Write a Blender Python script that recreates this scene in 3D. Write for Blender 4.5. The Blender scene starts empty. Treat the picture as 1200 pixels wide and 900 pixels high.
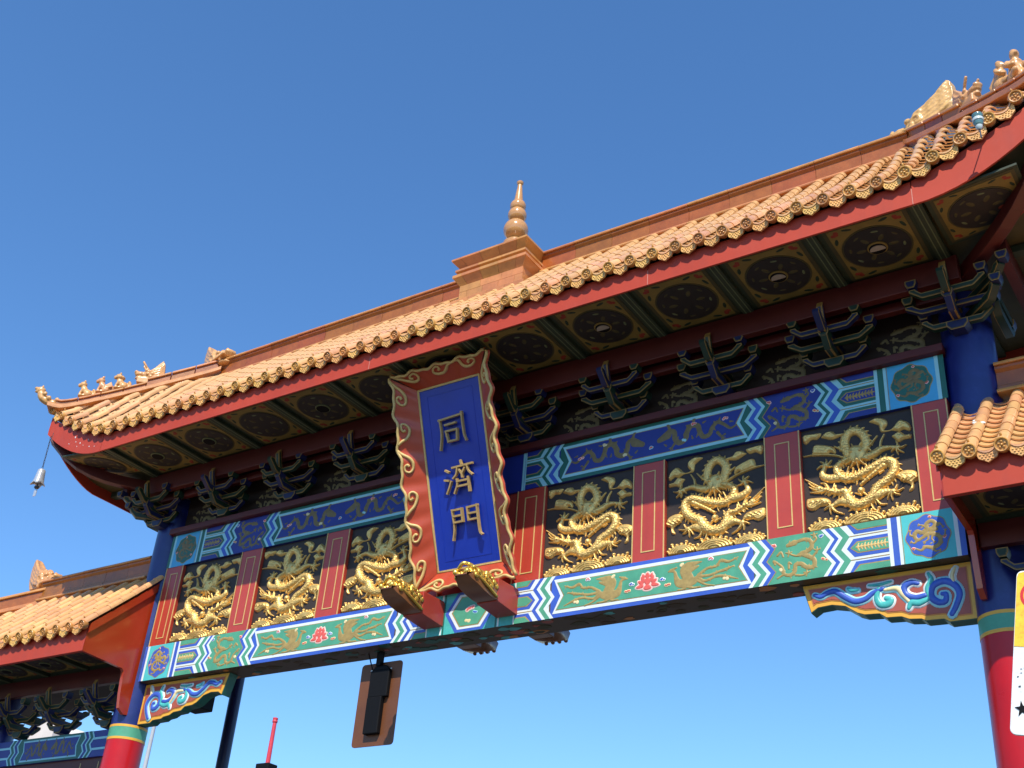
import bpy, bmesh, math, random
import numpy as np
from mathutils import Vector, Matrix, Euler

random.seed(7)
RS = np.random.RandomState(11)
sc = bpy.context.scene
col = sc.collection
R = math.radians
B = 5.84                      # height of the main beam's underside above the street

# ------------------------------------------------------------------ camera
cam_d = bpy.data.cameras.new('camera')
cam_d.sensor_fit = 'HORIZONTAL'; cam_d.sensor_width = 36.0
cam_d.lens = 1404.41 / 1200.0 * 36.0
cam_d.clip_start = 0.1; cam_d.clip_end = 5000
cam_o = bpy.data.objects.new('camera', cam_d); col.objects.link(cam_o)
Fv = Vector((-0.50263749, 0.696339, 0.51231587)); Rv = Vector((0.8337556, 0.5470997, 0.07438763)); Uv = Vector((0.22848885, -0.46453624, 0.85556936))
cm = Matrix((Rv, Uv, -Fv)).transposed().to_4x4()
cm.translation = Vector((7.3857, -9.8313, -4.2406 + B))
cam_o.matrix_world = cm
sc.camera = cam_o
sc.render.resolution_x = 1024; sc.render.resolution_y = 768

# ------------------------------------------------------------------ sky, sun, exposure
SUN = Vector((0.53, -1.0, 1.25)).normalized()      # direction towards the sun
elev = math.asin(SUN.z); azim = math.atan2(SUN.x, SUN.y)
w = bpy.data.worlds.new('World'); sc.world = w; w.use_nodes = True
nt = w.node_tree; nt.nodes.clear()
sky = nt.nodes.new('ShaderNodeTexSky'); sky.sky_type = 'NISHITA'; sky.sun_disc = False
sky.sun_elevation = elev; sky.sun_rotation = azim
sky.altitude = 0; sky.air_density = 1.0; sky.dust_density = 0.0; sky.ozone_density = 6.0
bg = nt.nodes.new('ShaderNodeBackground'); bg.inputs[1].default_value = 0.15
out = nt.nodes.new('ShaderNodeOutputWorld')
hsv = nt.nodes.new('ShaderNodeHueSaturation'); hsv.inputs['Saturation'].default_value = 1.12
nt.links.new(sky.outputs[0], hsv.inputs['Color']); nt.links.new(hsv.outputs[0], bg.inputs[0]); nt.links.new(bg.outputs[0], out.inputs[0])
sd = bpy.data.lights.new('sun', 'SUN'); sd.energy = 4.0; sd.angle = R(0.5); sd.color = (1.0, 0.92, 0.78)
so = bpy.data.objects.new('sun', sd); col.objects.link(so)
so.rotation_euler = SUN.to_track_quat('Z', 'Y').to_euler(); so.location = (10, -20, 30)
vs = sc.view_settings
vs.view_transform = 'Standard'; vs.look = 'None'; vs.exposure = 0.58; vs.gamma = 1.0; vs.use_curve_mapping = False

# ------------------------------------------------------------------ materials
MATS = {}
def mat(name, c, rough=0.5, metal=0.0, var=0.12, vscale=3.0, bump=0.0, bscale=40.0, coat=0.0, rand=0.0, spec=0.5, dirt=0.0, dirtc=(0.05, 0.04, 0.03), dscale=5.0, bkind='noise', streak=0.0, streakc=(0.1, 0.05, 0.04), sscale=5.0):
    m = bpy.data.materials.new(name); m.use_nodes = True; MATS[name] = m
    n = m.node_tree; L = n.links; p = n.nodes['Principled BSDF']
    p.inputs['Roughness'].default_value = rough; p.inputs['Metallic'].default_value = metal
    p.inputs['Coat Weight'].default_value = coat; p.inputs['Coat Roughness'].default_value = 0.12
    p.inputs['Specular IOR Level'].default_value = spec
    tc = n.nodes.new('ShaderNodeTexCoord'); geo = n.nodes.new('ShaderNodeNewGeometry')
    src = geo.outputs['Position']
    nz = n.nodes.new('ShaderNodeTexNoise'); nz.inputs['Scale'].default_value = vscale; nz.inputs['Detail'].default_value = 6; nz.inputs['Roughness'].default_value = 0.65
    L.new(src, nz.inputs['Vector'])
    mr = n.nodes.new('ShaderNodeMapRange'); mr.inputs[1].default_value = 0.3; mr.inputs[2].default_value = 0.7
    mr.inputs[3].default_value = 1 - var; mr.inputs[4].default_value = 1 + var
    L.new(nz.outputs['Fac'], mr.inputs[0])
    val = mr.outputs[0]
    if rand:
        oi = n.nodes.new('ShaderNodeObjectInfo')
        m2 = n.nodes.new('ShaderNodeMapRange'); m2.inputs[3].default_value = 1 - rand; m2.inputs[4].default_value = 1 + rand
        L.new(oi.outputs['Random'], m2.inputs[0])
        mm = n.nodes.new('ShaderNodeMath'); mm.operation = 'MULTIPLY'; L.new(val, mm.inputs[0]); L.new(m2.outputs[0], mm.inputs[1]); val = mm.outputs[0]
    vm = n.nodes.new('ShaderNodeVectorMath'); vm.operation = 'SCALE'; vm.inputs[0].default_value = c; L.new(val, vm.inputs['Scale'])
    cout = vm.outputs[0]
    if rand:
        hs = n.nodes.new('ShaderNodeHueSaturation'); L.new(cout, hs.inputs['Color'])
        m3 = n.nodes.new('ShaderNodeMapRange'); m3.inputs[3].default_value = 0.487; m3.inputs[4].default_value = 0.510
        ml = n.nodes.new('ShaderNodeMath'); ml.operation = 'FRACT'; m4 = n.nodes.new('ShaderNodeMath'); m4.operation = 'MULTIPLY'; m4.inputs[1].default_value = 7.31
        L.new(oi.outputs['Random'], m4.inputs[0]); L.new(m4.outputs[0], ml.inputs[0]); L.new(ml.outputs[0], m3.inputs[0]); L.new(m3.outputs[0], hs.inputs['Hue'])
        cout = hs.outputs['Color']
    if dirt:
        nd = n.nodes.new('ShaderNodeTexNoise'); nd.inputs['Scale'].default_value = dscale; nd.inputs['Detail'].default_value = 9; nd.inputs['Roughness'].default_value = 0.75
        L.new(src, nd.inputs['Vector'])
        rd = n.nodes.new('ShaderNodeMapRange'); rd.inputs[1].default_value = 0.52; rd.inputs[2].default_value = 0.75; rd.inputs[3].default_value = 0; rd.inputs[4].default_value = dirt
        L.new(nd.outputs['Fac'], rd.inputs[0])
        mx = n.nodes.new('ShaderNodeMix'); mx.data_type = 'RGBA'; L.new(rd.outputs[0], mx.inputs[0]); L.new(cout, mx.inputs[6]); mx.inputs[7].default_value = (*dirtc, 1)
        cout = mx.outputs[2]
    if streak:          # rain streaks and faded runs down the face
        mp = n.nodes.new('ShaderNodeMapping'); mp.inputs['Scale'].default_value = (sscale, sscale, sscale * 0.09); L.new(src, mp.inputs['Vector'])
        ns = n.nodes.new('ShaderNodeTexNoise'); ns.inputs['Scale'].default_value = 1.0; ns.inputs['Detail'].default_value = 7; ns.inputs['Roughness'].default_value = 0.7; L.new(mp.outputs[0], ns.inputs['Vector'])
        rs_ = n.nodes.new('ShaderNodeMapRange'); rs_.inputs[1].default_value = 0.5; rs_.inputs[2].default_value = 0.78; rs_.inputs[3].default_value = 0; rs_.inputs[4].default_value = streak; L.new(ns.outputs['Fac'], rs_.inputs[0])
        ms = n.nodes.new('ShaderNodeMix'); ms.data_type = 'RGBA'; L.new(rs_.outputs[0], ms.inputs[0]); L.new(cout, ms.inputs[6]); ms.inputs[7].default_value = (*streakc, 1); cout = ms.outputs[2]
    L.new(cout, p.inputs['Base Color'])
    rr = n.nodes.new('ShaderNodeMapRange'); rr.inputs[3].default_value = max(0.02, rough - 0.1); rr.inputs[4].default_value = min(1, rough + 0.12); L.new(nz.outputs['Fac'], rr.inputs[0]); L.new(rr.outputs[0], p.inputs['Roughness'])
    if bump:
        if bkind == 'voronoi':
            nb = n.nodes.new('ShaderNodeTexVoronoi'); ob = nb.outputs['Distance']
        else:
            nb = n.nodes.new('ShaderNodeTexNoise'); nb.inputs['Detail'].default_value = 5; ob = nb.outputs['Fac']
        nb.inputs['Scale'].default_value = bscale; L.new(src, nb.inputs['Vector'])
        bp = n.nodes.new('ShaderNodeBump'); bp.inputs['Strength'].default_value = bump; bp.inputs['Distance'].default_value = 0.01
        L.new(ob, bp.inputs['Height']); L.new(bp.outputs[0], p.inputs['Normal'])
    return m

mat('tile', (0.66, 0.36, 0.155), 0.34, var=0.12, vscale=9, bump=0.12, bscale=60, coat=0.25, rand=0.13, dirt=0.4, dirtc=(0.46, 0.30, 0.17), dscale=7)
mat('drip', (0.74, 0.42, 0.13), 0.45, var=0.2, vscale=30, bump=0.15, bscale=110, rand=0.1, dirt=0.35, dirtc=(0.40, 0.22, 0.08), dscale=40)
mat('tile_end', (0.54, 0.26, 0.06), 0.4, var=0.2, vscale=30, bump=0.3, bscale=70, coat=0.25, rand=0.14, dirt=0.5, dirtc=(0.16, 0.09, 0.03), dscale=26)
mat('ridge', (0.31, 0.098, 0.016), 0.34, var=0.18, vscale=7, bump=0.15, bscale=30, coat=0.1, rand=0.10, dirt=0.5, dirtc=(0.30, 0.12, 0.035), dscale=9)
mat('pedestal', (0.52, 0.22, 0.065), 0.33, var=0.16, vscale=7, bump=0.15, bscale=30, coat=0.25, rand=0.09, dirt=0.3, dirtc=(0.45, 0.24, 0.11), dscale=8)
mat('ceramic', (0.60, 0.32, 0.11), 0.36, var=0.22, vscale=18, bump=0.15, bscale=55, coat=0.25, rand=0.05, dirt=0.5, dirtc=(0.33, 0.17, 0.06), dscale=22)
mat('ceramic_smooth', (0.52, 0.26, 0.085), 0.2, var=0.1, vscale=9, coat=0.5, rand=0.0, dirt=0.25, dirtc=(0.36, 0.2, 0.09), dscale=9)
mat('red', (0.42, 0.046, 0.026), 0.38, var=0.09, vscale=2.3, bump=0.05, bscale=18, coat=0.12, dirt=0.25, dirtc=(0.36, 0.07, 0.05), dscale=6, streak=0.4, streakc=(0.28, 0.04, 0.025), sscale=9)
mat('fascia', (0.42, 0.048, 0.023), 0.55, spec=0.3, var=0.06, vscale=1.3, bump=0.06, bscale=14, dirt=0.22, dirtc=(0.42, 0.10, 0.08), dscale=4, streak=0.5, streakc=(0.30, 0.045, 0.03), sscale=4.5)
mat('red_gloss', (0.36, 0.032, 0.008), 0.22, var=0.06, vscale=1.2, coat=0.3, dirt=0.2, dirtc=(0.48, 0.09, 0.05), dscale=2.5)
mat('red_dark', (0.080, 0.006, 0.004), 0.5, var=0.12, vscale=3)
mat('column_red', (0.46, 0.004, 0.006), 0.3, var=0.09, vscale=2.5, coat=0.1, spec=0.35, dirt=0.25, dirtc=(0.34, 0.02, 0.02), dscale=7, streak=0.35, streakc=(0.26, 0.01, 0.012), sscale=8)
mat('column_blue', (0.006, 0.014, 0.13), 0.34, var=0.18, vscale=4, coat=0.12, dirt=0.3, dirtc=(0.03, 0.05, 0.20), dscale=8)
mat('blue', (0.038, 0.10, 0.46), 0.42, var=0.14, vscale=5, dirt=0.15, dirtc=(0.08, 0.13, 0.36), dscale=12)
mat('navy', (0.014, 0.027, 0.22), 0.42, var=0.12, vscale=5)
mat('white', (0.66, 0.72, 0.72), 0.5, var=0.05, vscale=6, dirt=0.2, dirtc=(0.55, 0.58, 0.56), dscale=10)
mat('pale_cyan', (0.30, 0.60, 0.66), 0.5, var=0.06, vscale=6)
mat('green', (0.072, 0.31, 0.19), 0.45, var=0.16, vscale=5, dirt=0.15, dirtc=(0.09, 0.25, 0.14), dscale=12)
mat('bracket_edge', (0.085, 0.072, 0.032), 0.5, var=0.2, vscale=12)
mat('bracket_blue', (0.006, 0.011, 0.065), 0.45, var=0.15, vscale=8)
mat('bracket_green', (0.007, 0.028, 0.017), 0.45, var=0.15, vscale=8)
mat('green_dark', (0.012, 0.115, 0.085), 0.45, var=0.12, vscale=5)
mat('cyan', (0.07, 0.48, 0.50), 0.45, var=0.06, vscale=6, dirt=0.12, dirtc=(0.2, 0.6, 0.6))
mat('sky_blue', (0.055, 0.36, 0.62), 0.45, var=0.07, vscale=6)
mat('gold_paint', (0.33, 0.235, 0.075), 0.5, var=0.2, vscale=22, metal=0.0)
mat('gold_paint_shaded', (0.17, 0.125, 0.05), 0.55, var=0.2, vscale=22)  # gold_paint darkened: shade under the eaves put into the colour
mat('gold_line', (0.60, 0.42, 0.15), 0.42, var=0.12, vscale=22)
mat('gold_dull', (0.26, 0.15, 0.036), 0.5, var=0.2, vscale=22)
mat('gold', (0.82, 0.53, 0.17), 0.42, metal=0.62, var=0.14, vscale=16, bump=0.35, bscale=95, dirt=0.3, dirtc=(0.28, 0.15, 0.035), dscale=30)
mat('gold_char', (0.46, 0.30, 0.11), 0.4, var=0.15, vscale=20)
mat('gold_bright', (0.80, 0.52, 0.10), 0.24, metal=0.7, var=0.12, vscale=16, bump=0.2, bscale=60, dirt=0.25, dirtc=(0.2, 0.1, 0.02), dscale=24)
mat('panel_black', (0.042, 0.030, 0.024), 0.5, var=0.2, vscale=4, spec=0.25, bump=0.05, bscale=30)
mat('plaque_blue', (0.005, 0.032, 0.36), 0.33, var=0.09, vscale=3, coat=0.2, bump=0.04, bscale=24, dirt=0.1, dirtc=(0.05, 0.09, 0.42), dscale=5)
mat('pink', (0.66, 0.10, 0.08), 0.5, var=0.1, vscale=20)
mat('sealant', (0.52, 0.20, 0.15), 0.6, var=0.1)
mat('frame_red', (0.44, 0.055, 0.018), 0.4, var=0.08, vscale=3, coat=0.1, dirt=0.2, dirtc=(0.3, 0.04, 0.02), dscale=7)
mat('pink_pale', (0.80, 0.52, 0.46), 0.5, var=0.1, vscale=20)
mat('cream', (0.72, 0.60, 0.32), 0.5, var=0.1, vscale=20)
mat('yellow', (0.72, 0.36, 0.035), 0.45, var=0.08, vscale=8, dirt=0.12, dirtc=(0.5, 0.25, 0.04))
mat('orange', (0.56, 0.20, 0.04), 0.45, var=0.1, vscale=8)
mat('corbel_red', (0.36, 0.075, 0.045), 0.45, var=0.12, vscale=8)
mat('teal', (0.06, 0.42, 0.40), 0.4, var=0.14, vscale=14)
mat('brown', (0.20, 0.075, 0.026), 0.3, var=0.2, vscale=5, coat=0.2)
mat('wood_dark', (0.075, 0.045, 0.018), 0.6, var=0.2, vscale=5)
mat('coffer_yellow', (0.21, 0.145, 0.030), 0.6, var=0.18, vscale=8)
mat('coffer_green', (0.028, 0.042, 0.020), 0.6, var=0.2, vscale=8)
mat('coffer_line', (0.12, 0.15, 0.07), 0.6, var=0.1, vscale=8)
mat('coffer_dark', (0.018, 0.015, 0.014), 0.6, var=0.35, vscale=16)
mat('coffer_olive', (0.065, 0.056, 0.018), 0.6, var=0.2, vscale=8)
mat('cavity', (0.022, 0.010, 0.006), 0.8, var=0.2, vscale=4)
mat('flower_red', (0.26, 0.03, 0.012), 0.6, var=0.15, vscale=20)
mat('leaf_dark', (0.01, 0.03, 0.012), 0.6, var=0.15, vscale=20)
mat('underside', (0.085, 0.055, 0.03), 0.5, var=0.2, vscale=6)
mat('lit_cream', (0.40, 0.34, 0.27), 0.3, var=0.06)  # recess wall tone with the light on it painted in
mat('asphalt', (0.052, 0.052, 0.054), 0.9, var=0.18, vscale=1.2, bump=0.4, bscale=120)
mat('pavement', (0.12, 0.115, 0.105), 0.85, var=0.12, vscale=1.5, bump=0.2, bscale=80)
mat('kerb', (0.36, 0.35, 0.33), 0.85, var=0.1, vscale=2)
mat('stone', (0.40, 0.39, 0.36), 0.7, var=0.12, vscale=5)
mat('road_paint', (0.70, 0.70, 0.66), 0.7, var=0.12, vscale=6, dirt=0.4, dirtc=(0.3, 0.3, 0.29))
mat('steel_navy', (0.010, 0.014, 0.060), 0.35, var=0.08)
mat('steel_grey', (0.42, 0.43, 0.45), 0.4, var=0.08)
mat('steel_pink', (0.60, 0.045, 0.065), 0.4, var=0.08)
mat('black', (0.005, 0.005, 0.006), 0.6, var=0.2, spec=0.15)
mat('backplate', (0.135, 0.045, 0.014), 0.5, var=0.12)
mat('sign_yellow', (0.86, 0.52, 0.03), 0.45, var=0.12, vscale=14, dirt=0.75, dirtc=(0.75, 0.14, 0.02), dscale=20)
mat('sign_white', (0.74, 0.77, 0.76), 0.45, var=0.07, vscale=10, dirt=0.75, dirtc=(0.50, 0.40, 0.32), dscale=18)
mat('sign_red', (0.62, 0.02, 0.02), 0.5, var=0.1)
mat('bell_metal', (0.60, 0.60, 0.60), 0.35, metal=0.5, var=0.12, vscale=30)
mat('bell_dark', (0.05, 0.05, 0.06), 0.5, var=0.2)
mat('glass_teal', (0.09, 0.19, 0.19), 0.12, var=0.1, coat=0.6)
mat('glass_white', (0.50, 0.56, 0.55), 0.15, var=0.1, coat=0.6)
mat('white_wall', (0.66, 0.60, 0.56), 0.8, var=0.06)

# ------------------------------------------------------------------ mesh helpers
class MB:
    def __init__(s): s.v = []; s.f = []; s.m = []
    def add(s, vs_, fs, mi=0):
        o = len(s.v); s.v.extend([tuple(map(float, p)) for p in vs_])
        for f in fs: s.f.append(tuple(i + o for i in f)); s.m.append(mi)
        return s
    def box(s, x0, x1, y0, y1, z0, z1, mi=0):
        p = [(x, y, z) for z in (z0, z1) for y in (y0, y1) for x in (x0, x1)]
        return s.add(p, [(0, 2, 3, 1), (4, 5, 7, 6), (0, 1, 5, 4), (2, 6, 7, 3), (0, 4, 6, 2), (1, 3, 7, 5)], mi)
    def hexa(s, p8, mi=0):     # bottom four (ccw from below order free) then top four, same order
        return s.add(p8, [(3, 2, 1, 0), (4, 5, 6, 7), (0, 1, 5, 4), (1, 2, 6, 5), (2, 3, 7, 6), (3, 0, 4, 7)], mi)
    def prism(s, poly, y0, y1, mi=0, axes='xz'):
        # polygon in the xz (or yz) plane pushed from y0 (front) to y1 (back)
        n = len(poly)
        a = sum(poly[i][0] * poly[(i + 1) % n][1] - poly[(i + 1) % n][0] * poly[i][1] for i in range(n))
        if a < 0: poly = poly[::-1]
        if axes == 'xz':
            f = [(p[0], y0, p[1]) for p in poly]; b = [(p[0], y1, p[1]) for p in poly]
            fs = [tuple(range(n)), tuple(range(2 * n - 1, n - 1, -1))] + [((i + 1) % n, i, i + n, (i + 1) % n + n) for i in range(n)]
        elif axes == 'yz':
            f = [(y0, p[0], p[1]) for p in poly]; b = [(y1, p[0], p[1]) for p in poly]
            fs = [tuple(range(n - 1, -1, -1)), tuple(range(n, 2 * n))] + [(i, (i + 1) % n, (i + 1) % n + n, i + n) for i in range(n)]
        else:                  # 'xy', z from y0 (bottom) to y1 (top)
            f = [(p[0], p[1], y0) for p in poly]; b = [(p[0], p[1], y1) for p in poly]
            fs = [tuple(range(n - 1, -1, -1)), tuple(range(n, 2 * n))] + [(i, (i + 1) % n, (i + 1) % n + n, i + n) for i in range(n)]
        return s.add(f + b, fs, mi)
    def tube(s, pts, rad, n=8, flat=None, mi=0):
        pts = [Vector(p) for p in pts]; k = len(pts)
        if not hasattr(rad, '__len__'): rad = [rad] * k
        vs_ = []; prev = None
        for i, p in enumerate(pts):
            t = (pts[min(i + 1, k - 1)] - pts[max(i - 1, 0)]); t = t.normalized() if t.length > 1e-9 else Vector((0, 0, 1))
            if prev is None:
                a = Vector((0, 0, 1)) if abs(t.z) < 0.9 else Vector((0, 1, 0))
                u = t.cross(a).normalized()
            else:
                u = (prev - t * prev.dot(t)); u = u.normalized() if u.length > 1e-6 else t.orthogonal().normalized()
            prev = u; v = t.cross(u)
            for j in range(n):
                an = 2 * math.pi * j / n
                vs_.append(p + (u * math.cos(an) + v * math.sin(an)) * rad[i])
        fs = [(i * n + j, i * n + (j + 1) % n, (i + 1) * n + (j + 1) % n, (i + 1) * n + j) for i in range(k - 1) for j in range(n)]
        fs += [tuple(range(n - 1, -1, -1)), tuple((k - 1) * n + j for j in range(n))]
        return s.add(vs_, fs, mi)
    def lathe(s, prof, c=(0, 0, 0), n=24, mi=0):
        vs_ = []; k = len(prof)
        for r, z in prof:
            for j in range(n):
                a = 2 * math.pi * j / n; vs_.append((c[0] + r * math.cos(a), c[1] + r * math.sin(a), c[2] + z))
        fs = [(i * n + j, i * n + (j + 1) % n, (i + 1) * n + (j + 1) % n, (i + 1) * n + j) for i in range(k - 1) for j in range(n)]
        fs += [tuple(range(n - 1, -1, -1)), tuple((k - 1) * n + j for j in range(n))]
        return s.add(vs_, fs, mi)
    def ell(s, c, r, n=12, m=8, rot=None, mi=0):
        vs_ = [(0, 0, -1)]
        for i in range(1, m):
            ph = -math.pi / 2 + math.pi * i / m
            for j in range(n):
                a = 2 * math.pi * j / n; vs_.append((math.cos(ph) * math.cos(a), math.cos(ph) * math.sin(a), math.sin(ph)))
        vs_.append((0, 0, 1)); top = len(vs_) - 1
        fs = [(0, 1 + (j + 1) % n, 1 + j) for j in range(n)]
        for i in range(m - 2):
            for j in range(n):
                a = 1 + i * n + j; b = 1 + i * n + (j + 1) % n; fs.append((a, b, b + n, a + n))
        fs += [(top, 1 + (m - 2) * n + j, 1 + (m - 2) * n + (j + 1) % n) for j in range(n)]
        if not hasattr(r, '__len__'): r = (r, r, r)
        o = []
        for p in vs_:
            q = Vector((p[0] * r[0], p[1] * r[1], p[2] * r[2]))
            if rot is not None: q = rot @ q
            o.append(q + Vector(c))
        return s.add(o, fs, mi)
    def mesh(s, name, mats, smooth=False, auto=None):
        me = bpy.data.meshes.new(name); me.from_pydata(s.v, [], s.f)
        if isinstance(mats, str): mats = [mats]
        for k in mats: me.materials.append(MATS[k])
        if len(mats) > 1: me.polygons.foreach_set('material_index', s.m)
        if smooth: me.polygons.foreach_set('use_smooth', [True] * len(me.polygons))
        if auto is not None:
            me.polygons.foreach_set('use_smooth', [True] * len(me.polygons))
            me.set_sharp_from_angle(angle=R(auto))
        me.update()
        return me
    def build(s, name, mats, parent=None, smooth=False, auto=None, bevel=0.0):
        o = obj(name, s.mesh(name, mats, smooth, auto), parent)
        if bevel:
            b = o.modifiers.new('bevel', 'BEVEL'); b.width = bevel; b.segments = 2; b.limit_method = 'ANGLE'; b.angle_limit = R(40)
        return o

ORIG = {}
def obj(name, me, parent=None, mw=None):
    o = bpy.data.objects.new(name, me); col.objects.link(o)
    if mw is not None: o.matrix_basis = mw
    if parent is not None:
        o.parent = parent
        if parent.name in ORIG: o.matrix_parent_inverse = Matrix.Translation(-ORIG[parent.name])
    return o
def empty(name, loc, parent=None):
    o = obj(name, None, parent); o.location = loc; o.empty_display_size = 0.2
    ORIG[o.name] = Vector(loc)
    return o
def tag(o, label, cat=None, group=None, kind=None):
    if label: o['label'] = label
    if cat: o['category'] = cat
    if group: o['group'] = group
    if kind: o['kind'] = kind
    return o

def catmull(pts, k=8):
    P = [np.array(p, float) for p in pts]
    if len(P) < 3: return [P[0] + (P[-1] - P[0]) * t for t in np.linspace(0, 1, k + 1)]
    P = [2 * P[0] - P[1]] + P + [2 * P[-1] - P[-2]]
    o = []
    for i in range(1, len(P) - 2):
        for t in np.linspace(0, 1, k, endpoint=False):
            a, b, c, d = P[i - 1:i + 3]
            o.append(0.5 * (2 * b + (c - a) * t + (2 * a - 5 * b + 4 * c - d) * t * t + (3 * b - a - 3 * c + d) * t ** 3))
    o.append(P[-2]); return o

# relief fields: height over a plane, the outline is where the height crosses the ground
class Field:
    def __init__(s, x0, x1, z0, z1, res):
        s.x = np.arange(x0, x1 + res, res); s.z = np.arange(z0, z1 + res, res); s.res = res
        s.X, s.Z = np.meshgrid(s.x, s.z); s.H = np.full(s.X.shape, -0.02)
    def stroke(s, pts, w, H, k=6, ring=0.0, freq=60.0, base=0.0, dense=True):
        P = catmull(pts, k) if dense else [np.array(p, float) for p in pts]
        n = len(P); W = np.interp(np.linspace(0, 1, n), np.linspace(0, 1, len(w)), w) if hasattr(w, '__len__') else np.full(n, w)
        acc = 0.0
        for i in range(n - 1):
            a, b = P[i], P[i + 1]; wm = max(W[i], W[i + 1]) + 0.012
            lo = np.minimum(a, b) - wm; hi = np.maximum(a, b) + wm
            i0, i1 = np.searchsorted(s.x, lo[0]), np.searchsorted(s.x, hi[0]); j0, j1 = np.searchsorted(s.z, lo[1]), np.searchsorted(s.z, hi[1])
            d = b - a; l2 = d @ d; l = math.sqrt(l2)
            if i1 > i0 and j1 > j0 and l2 > 1e-12:
                X = s.X[j0:j1, i0:i1]; Z = s.Z[j0:j1, i0:i1]
                t = np.clip(((X - a[0]) * d[0] + (Z - a[1]) * d[1]) / l2, 0, 1)
                D = np.hypot(X - a[0] - t * d[0], Z - a[1] - t * d[1]); ww = W[i] + (W[i + 1] - W[i]) * t
                q = D / ww
                hw = np.where(hasattr(w, '__len__'), np.minimum(1, 0.45 + ww / max(np.max(W), 1e-6) * 0.55), 1.0)
                h = np.where(q < 1, base + H * hw * np.sqrt(np.clip(1 - q * q, 0, 1)), -(D - ww) * 1.0)
                if ring:
                    h = h + np.where(q < 0.9, ring * (0.5 * np.cos((acc + t * l) * freq + q * 2.2) + 0.5 * np.cos((acc + t * l) * freq * 0.5) * np.cos(D * 260)) * (1 - q * q), 0)
                s.H[j0:j1, i0:i1] = np.maximum(s.H[j0:j1, i0:i1], h)
            acc += l
        return s
    def blob(s, poly, H, soft=0.05, swirl=0.0, smooth=True):
        P = catmull(list(poly) + [poly[0]], 5)[:-1] if smooth else [np.array(p, float) for p in poly]
        P = np.array(P); lo = P.min(0) - 0.015; hi = P.max(0) + 0.015
        i0, i1 = np.searchsorted(s.x, lo[0]), np.searchsorted(s.x, hi[0]); j0, j1 = np.searchsorted(s.z, lo[1]), np.searchsorted(s.z, hi[1])
        X = s.X[j0:j1, i0:i1]; Z = s.Z[j0:j1, i0:i1]
        D = np.full(X.shape, 9.0); ins = np.zeros(X.shape, bool)
        for i in range(len(P)):
            a = P[i]; b = P[(i + 1) % len(P)]; d = b - a; l2 = d @ d + 1e-12
            t = np.clip(((X - a[0]) * d[0] + (Z - a[1]) * d[1]) / l2, 0, 1)
            D = np.minimum(D, np.hypot(X - a[0] - t * d[0], Z - a[1] - t * d[1]))
            c = (a[1] > Z) != (b[1] > Z)
            with np.errstate(divide='ignore', invalid='ignore'):
                ins ^= c & (X < (b[0] - a[0]) * (Z - a[1]) / (b[1] - a[1] + 1e-15) + a[0])
        h = np.where(ins, H * np.sqrt(np.clip(1 - (1 - np.clip(D / soft, 0, 1)) ** 2, 0, 1)), -D)
        if swirl:
            h = h + np.where(ins, swirl * np.cos(D * 330), 0)
        s.H[j0:j1, i0:i1] = np.maximum(s.H[j0:j1, i0:i1], h); return s
    def mesh(s, name, mats, base_y, flip=False, ox=0, oz=0, floor=-0.004):
        H = s.H; J, I = H.shape
        mx = np.maximum(np.maximum(H[:-1, :-1], H[1:, :-1]), np.maximum(H[:-1, 1:], H[1:, 1:]))
        keep = mx > 0
        idx = -np.ones(H.shape, int); use = np.zeros(H.shape, bool)
        use[:-1, :-1] |= keep; use[1:, :-1] |= keep; use[:-1, 1:] |= keep; use[1:, 1:] |= keep
        idx[use] = np.arange(use.sum())
        sx = -1 if flip else 1
        co = np.stack([s.X[use] * sx + ox, base_y - np.maximum(H[use], floor), s.Z[use] + oz], -1)
        jj, ii = np.nonzero(keep)
        q = np.stack([idx[jj, ii], idx[jj, ii + 1], idx[jj + 1, ii + 1], idx[jj + 1, ii]], -1)
        if flip: q = q[:, ::-1]
        me = bpy.data.meshes.new(name); me.from_pydata(co.tolist(), [], q.tolist())
        me.materials.append(MATS[mats]); me.polygons.foreach_set('use_smooth', [True] * len(me.polygons)); me.update()
        return me

def paint(name, poly, y, t, m, parent):        # a flat patch of paint, t proud of the face at y
    b = MB(); b.prism(poly, y - t, y + 0.001); return b.build(name, m, parent)
def ribbon(pts, wd):                           # closed outline of a line of width wd
    P = [Vector((p[0], p[1])) for p in pts]; L_ = []; R_ = []
    for i, p in enumerate(P):
        a = P[max(i - 1, 0)]; b = P[min(i + 1, len(P) - 1)]
        d0 = (p - a).normalized() if i > 0 else (b - p).normalized(); d1 = (b - p).normalized() if i < len(P) - 1 else d0
        t = (d0 + d1).normalized(); n = Vector((-t.y, t.x)); k = wd / 2 / max(0.35, n.dot(Vector((-d1.y, d1.x))))
        L_.append(tuple(p + n * k)); R_.append(tuple(p - n * k))
    return L_ + R_[::-1]
# ------------------------------------------------------------------ the street (all heights below are measured from the beam's underside)
G0 = -B
def struct(name, b, m, **k):
    o = b.build(name, m, **k); o['kind'] = 'structure'; return o
struct('ground', MB().add([(-1500, -1500, G0 - 0.02), (1500, -1500, G0 - 0.02), (1500, 1500, G0 - 0.02), (-1500, 1500, G0 - 0.02)], [(0, 1, 2, 3)]), 'asphalt')
struct('road', MB().box(-4.3, 4.3, -120, 120, G0 - 0.3, G0), 'asphalt')
for nm, xa, xb in (('pavement_left', -13, -4.45), ('pavement_right', 4.45, 13)):
    struct(nm, MB().box(xa, xb, -120, 120, G0 - 0.3, G0 + 0.14), 'pavement')
for nm, xa, xb in (('kerb_left', -4.45, -4.3), ('kerb_right', 4.3, 4.45)):
    struct(nm, MB().box(xa, xb, -120, 120, G0 - 0.3, G0 + 0.15), 'kerb')
b = MB()
for i in range(-14, 14):
    b.box(-0.06, 0.06, i * 6.0, i * 6.0 + 3.0, G0 - 0.01, G0 + 0.004)
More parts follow.
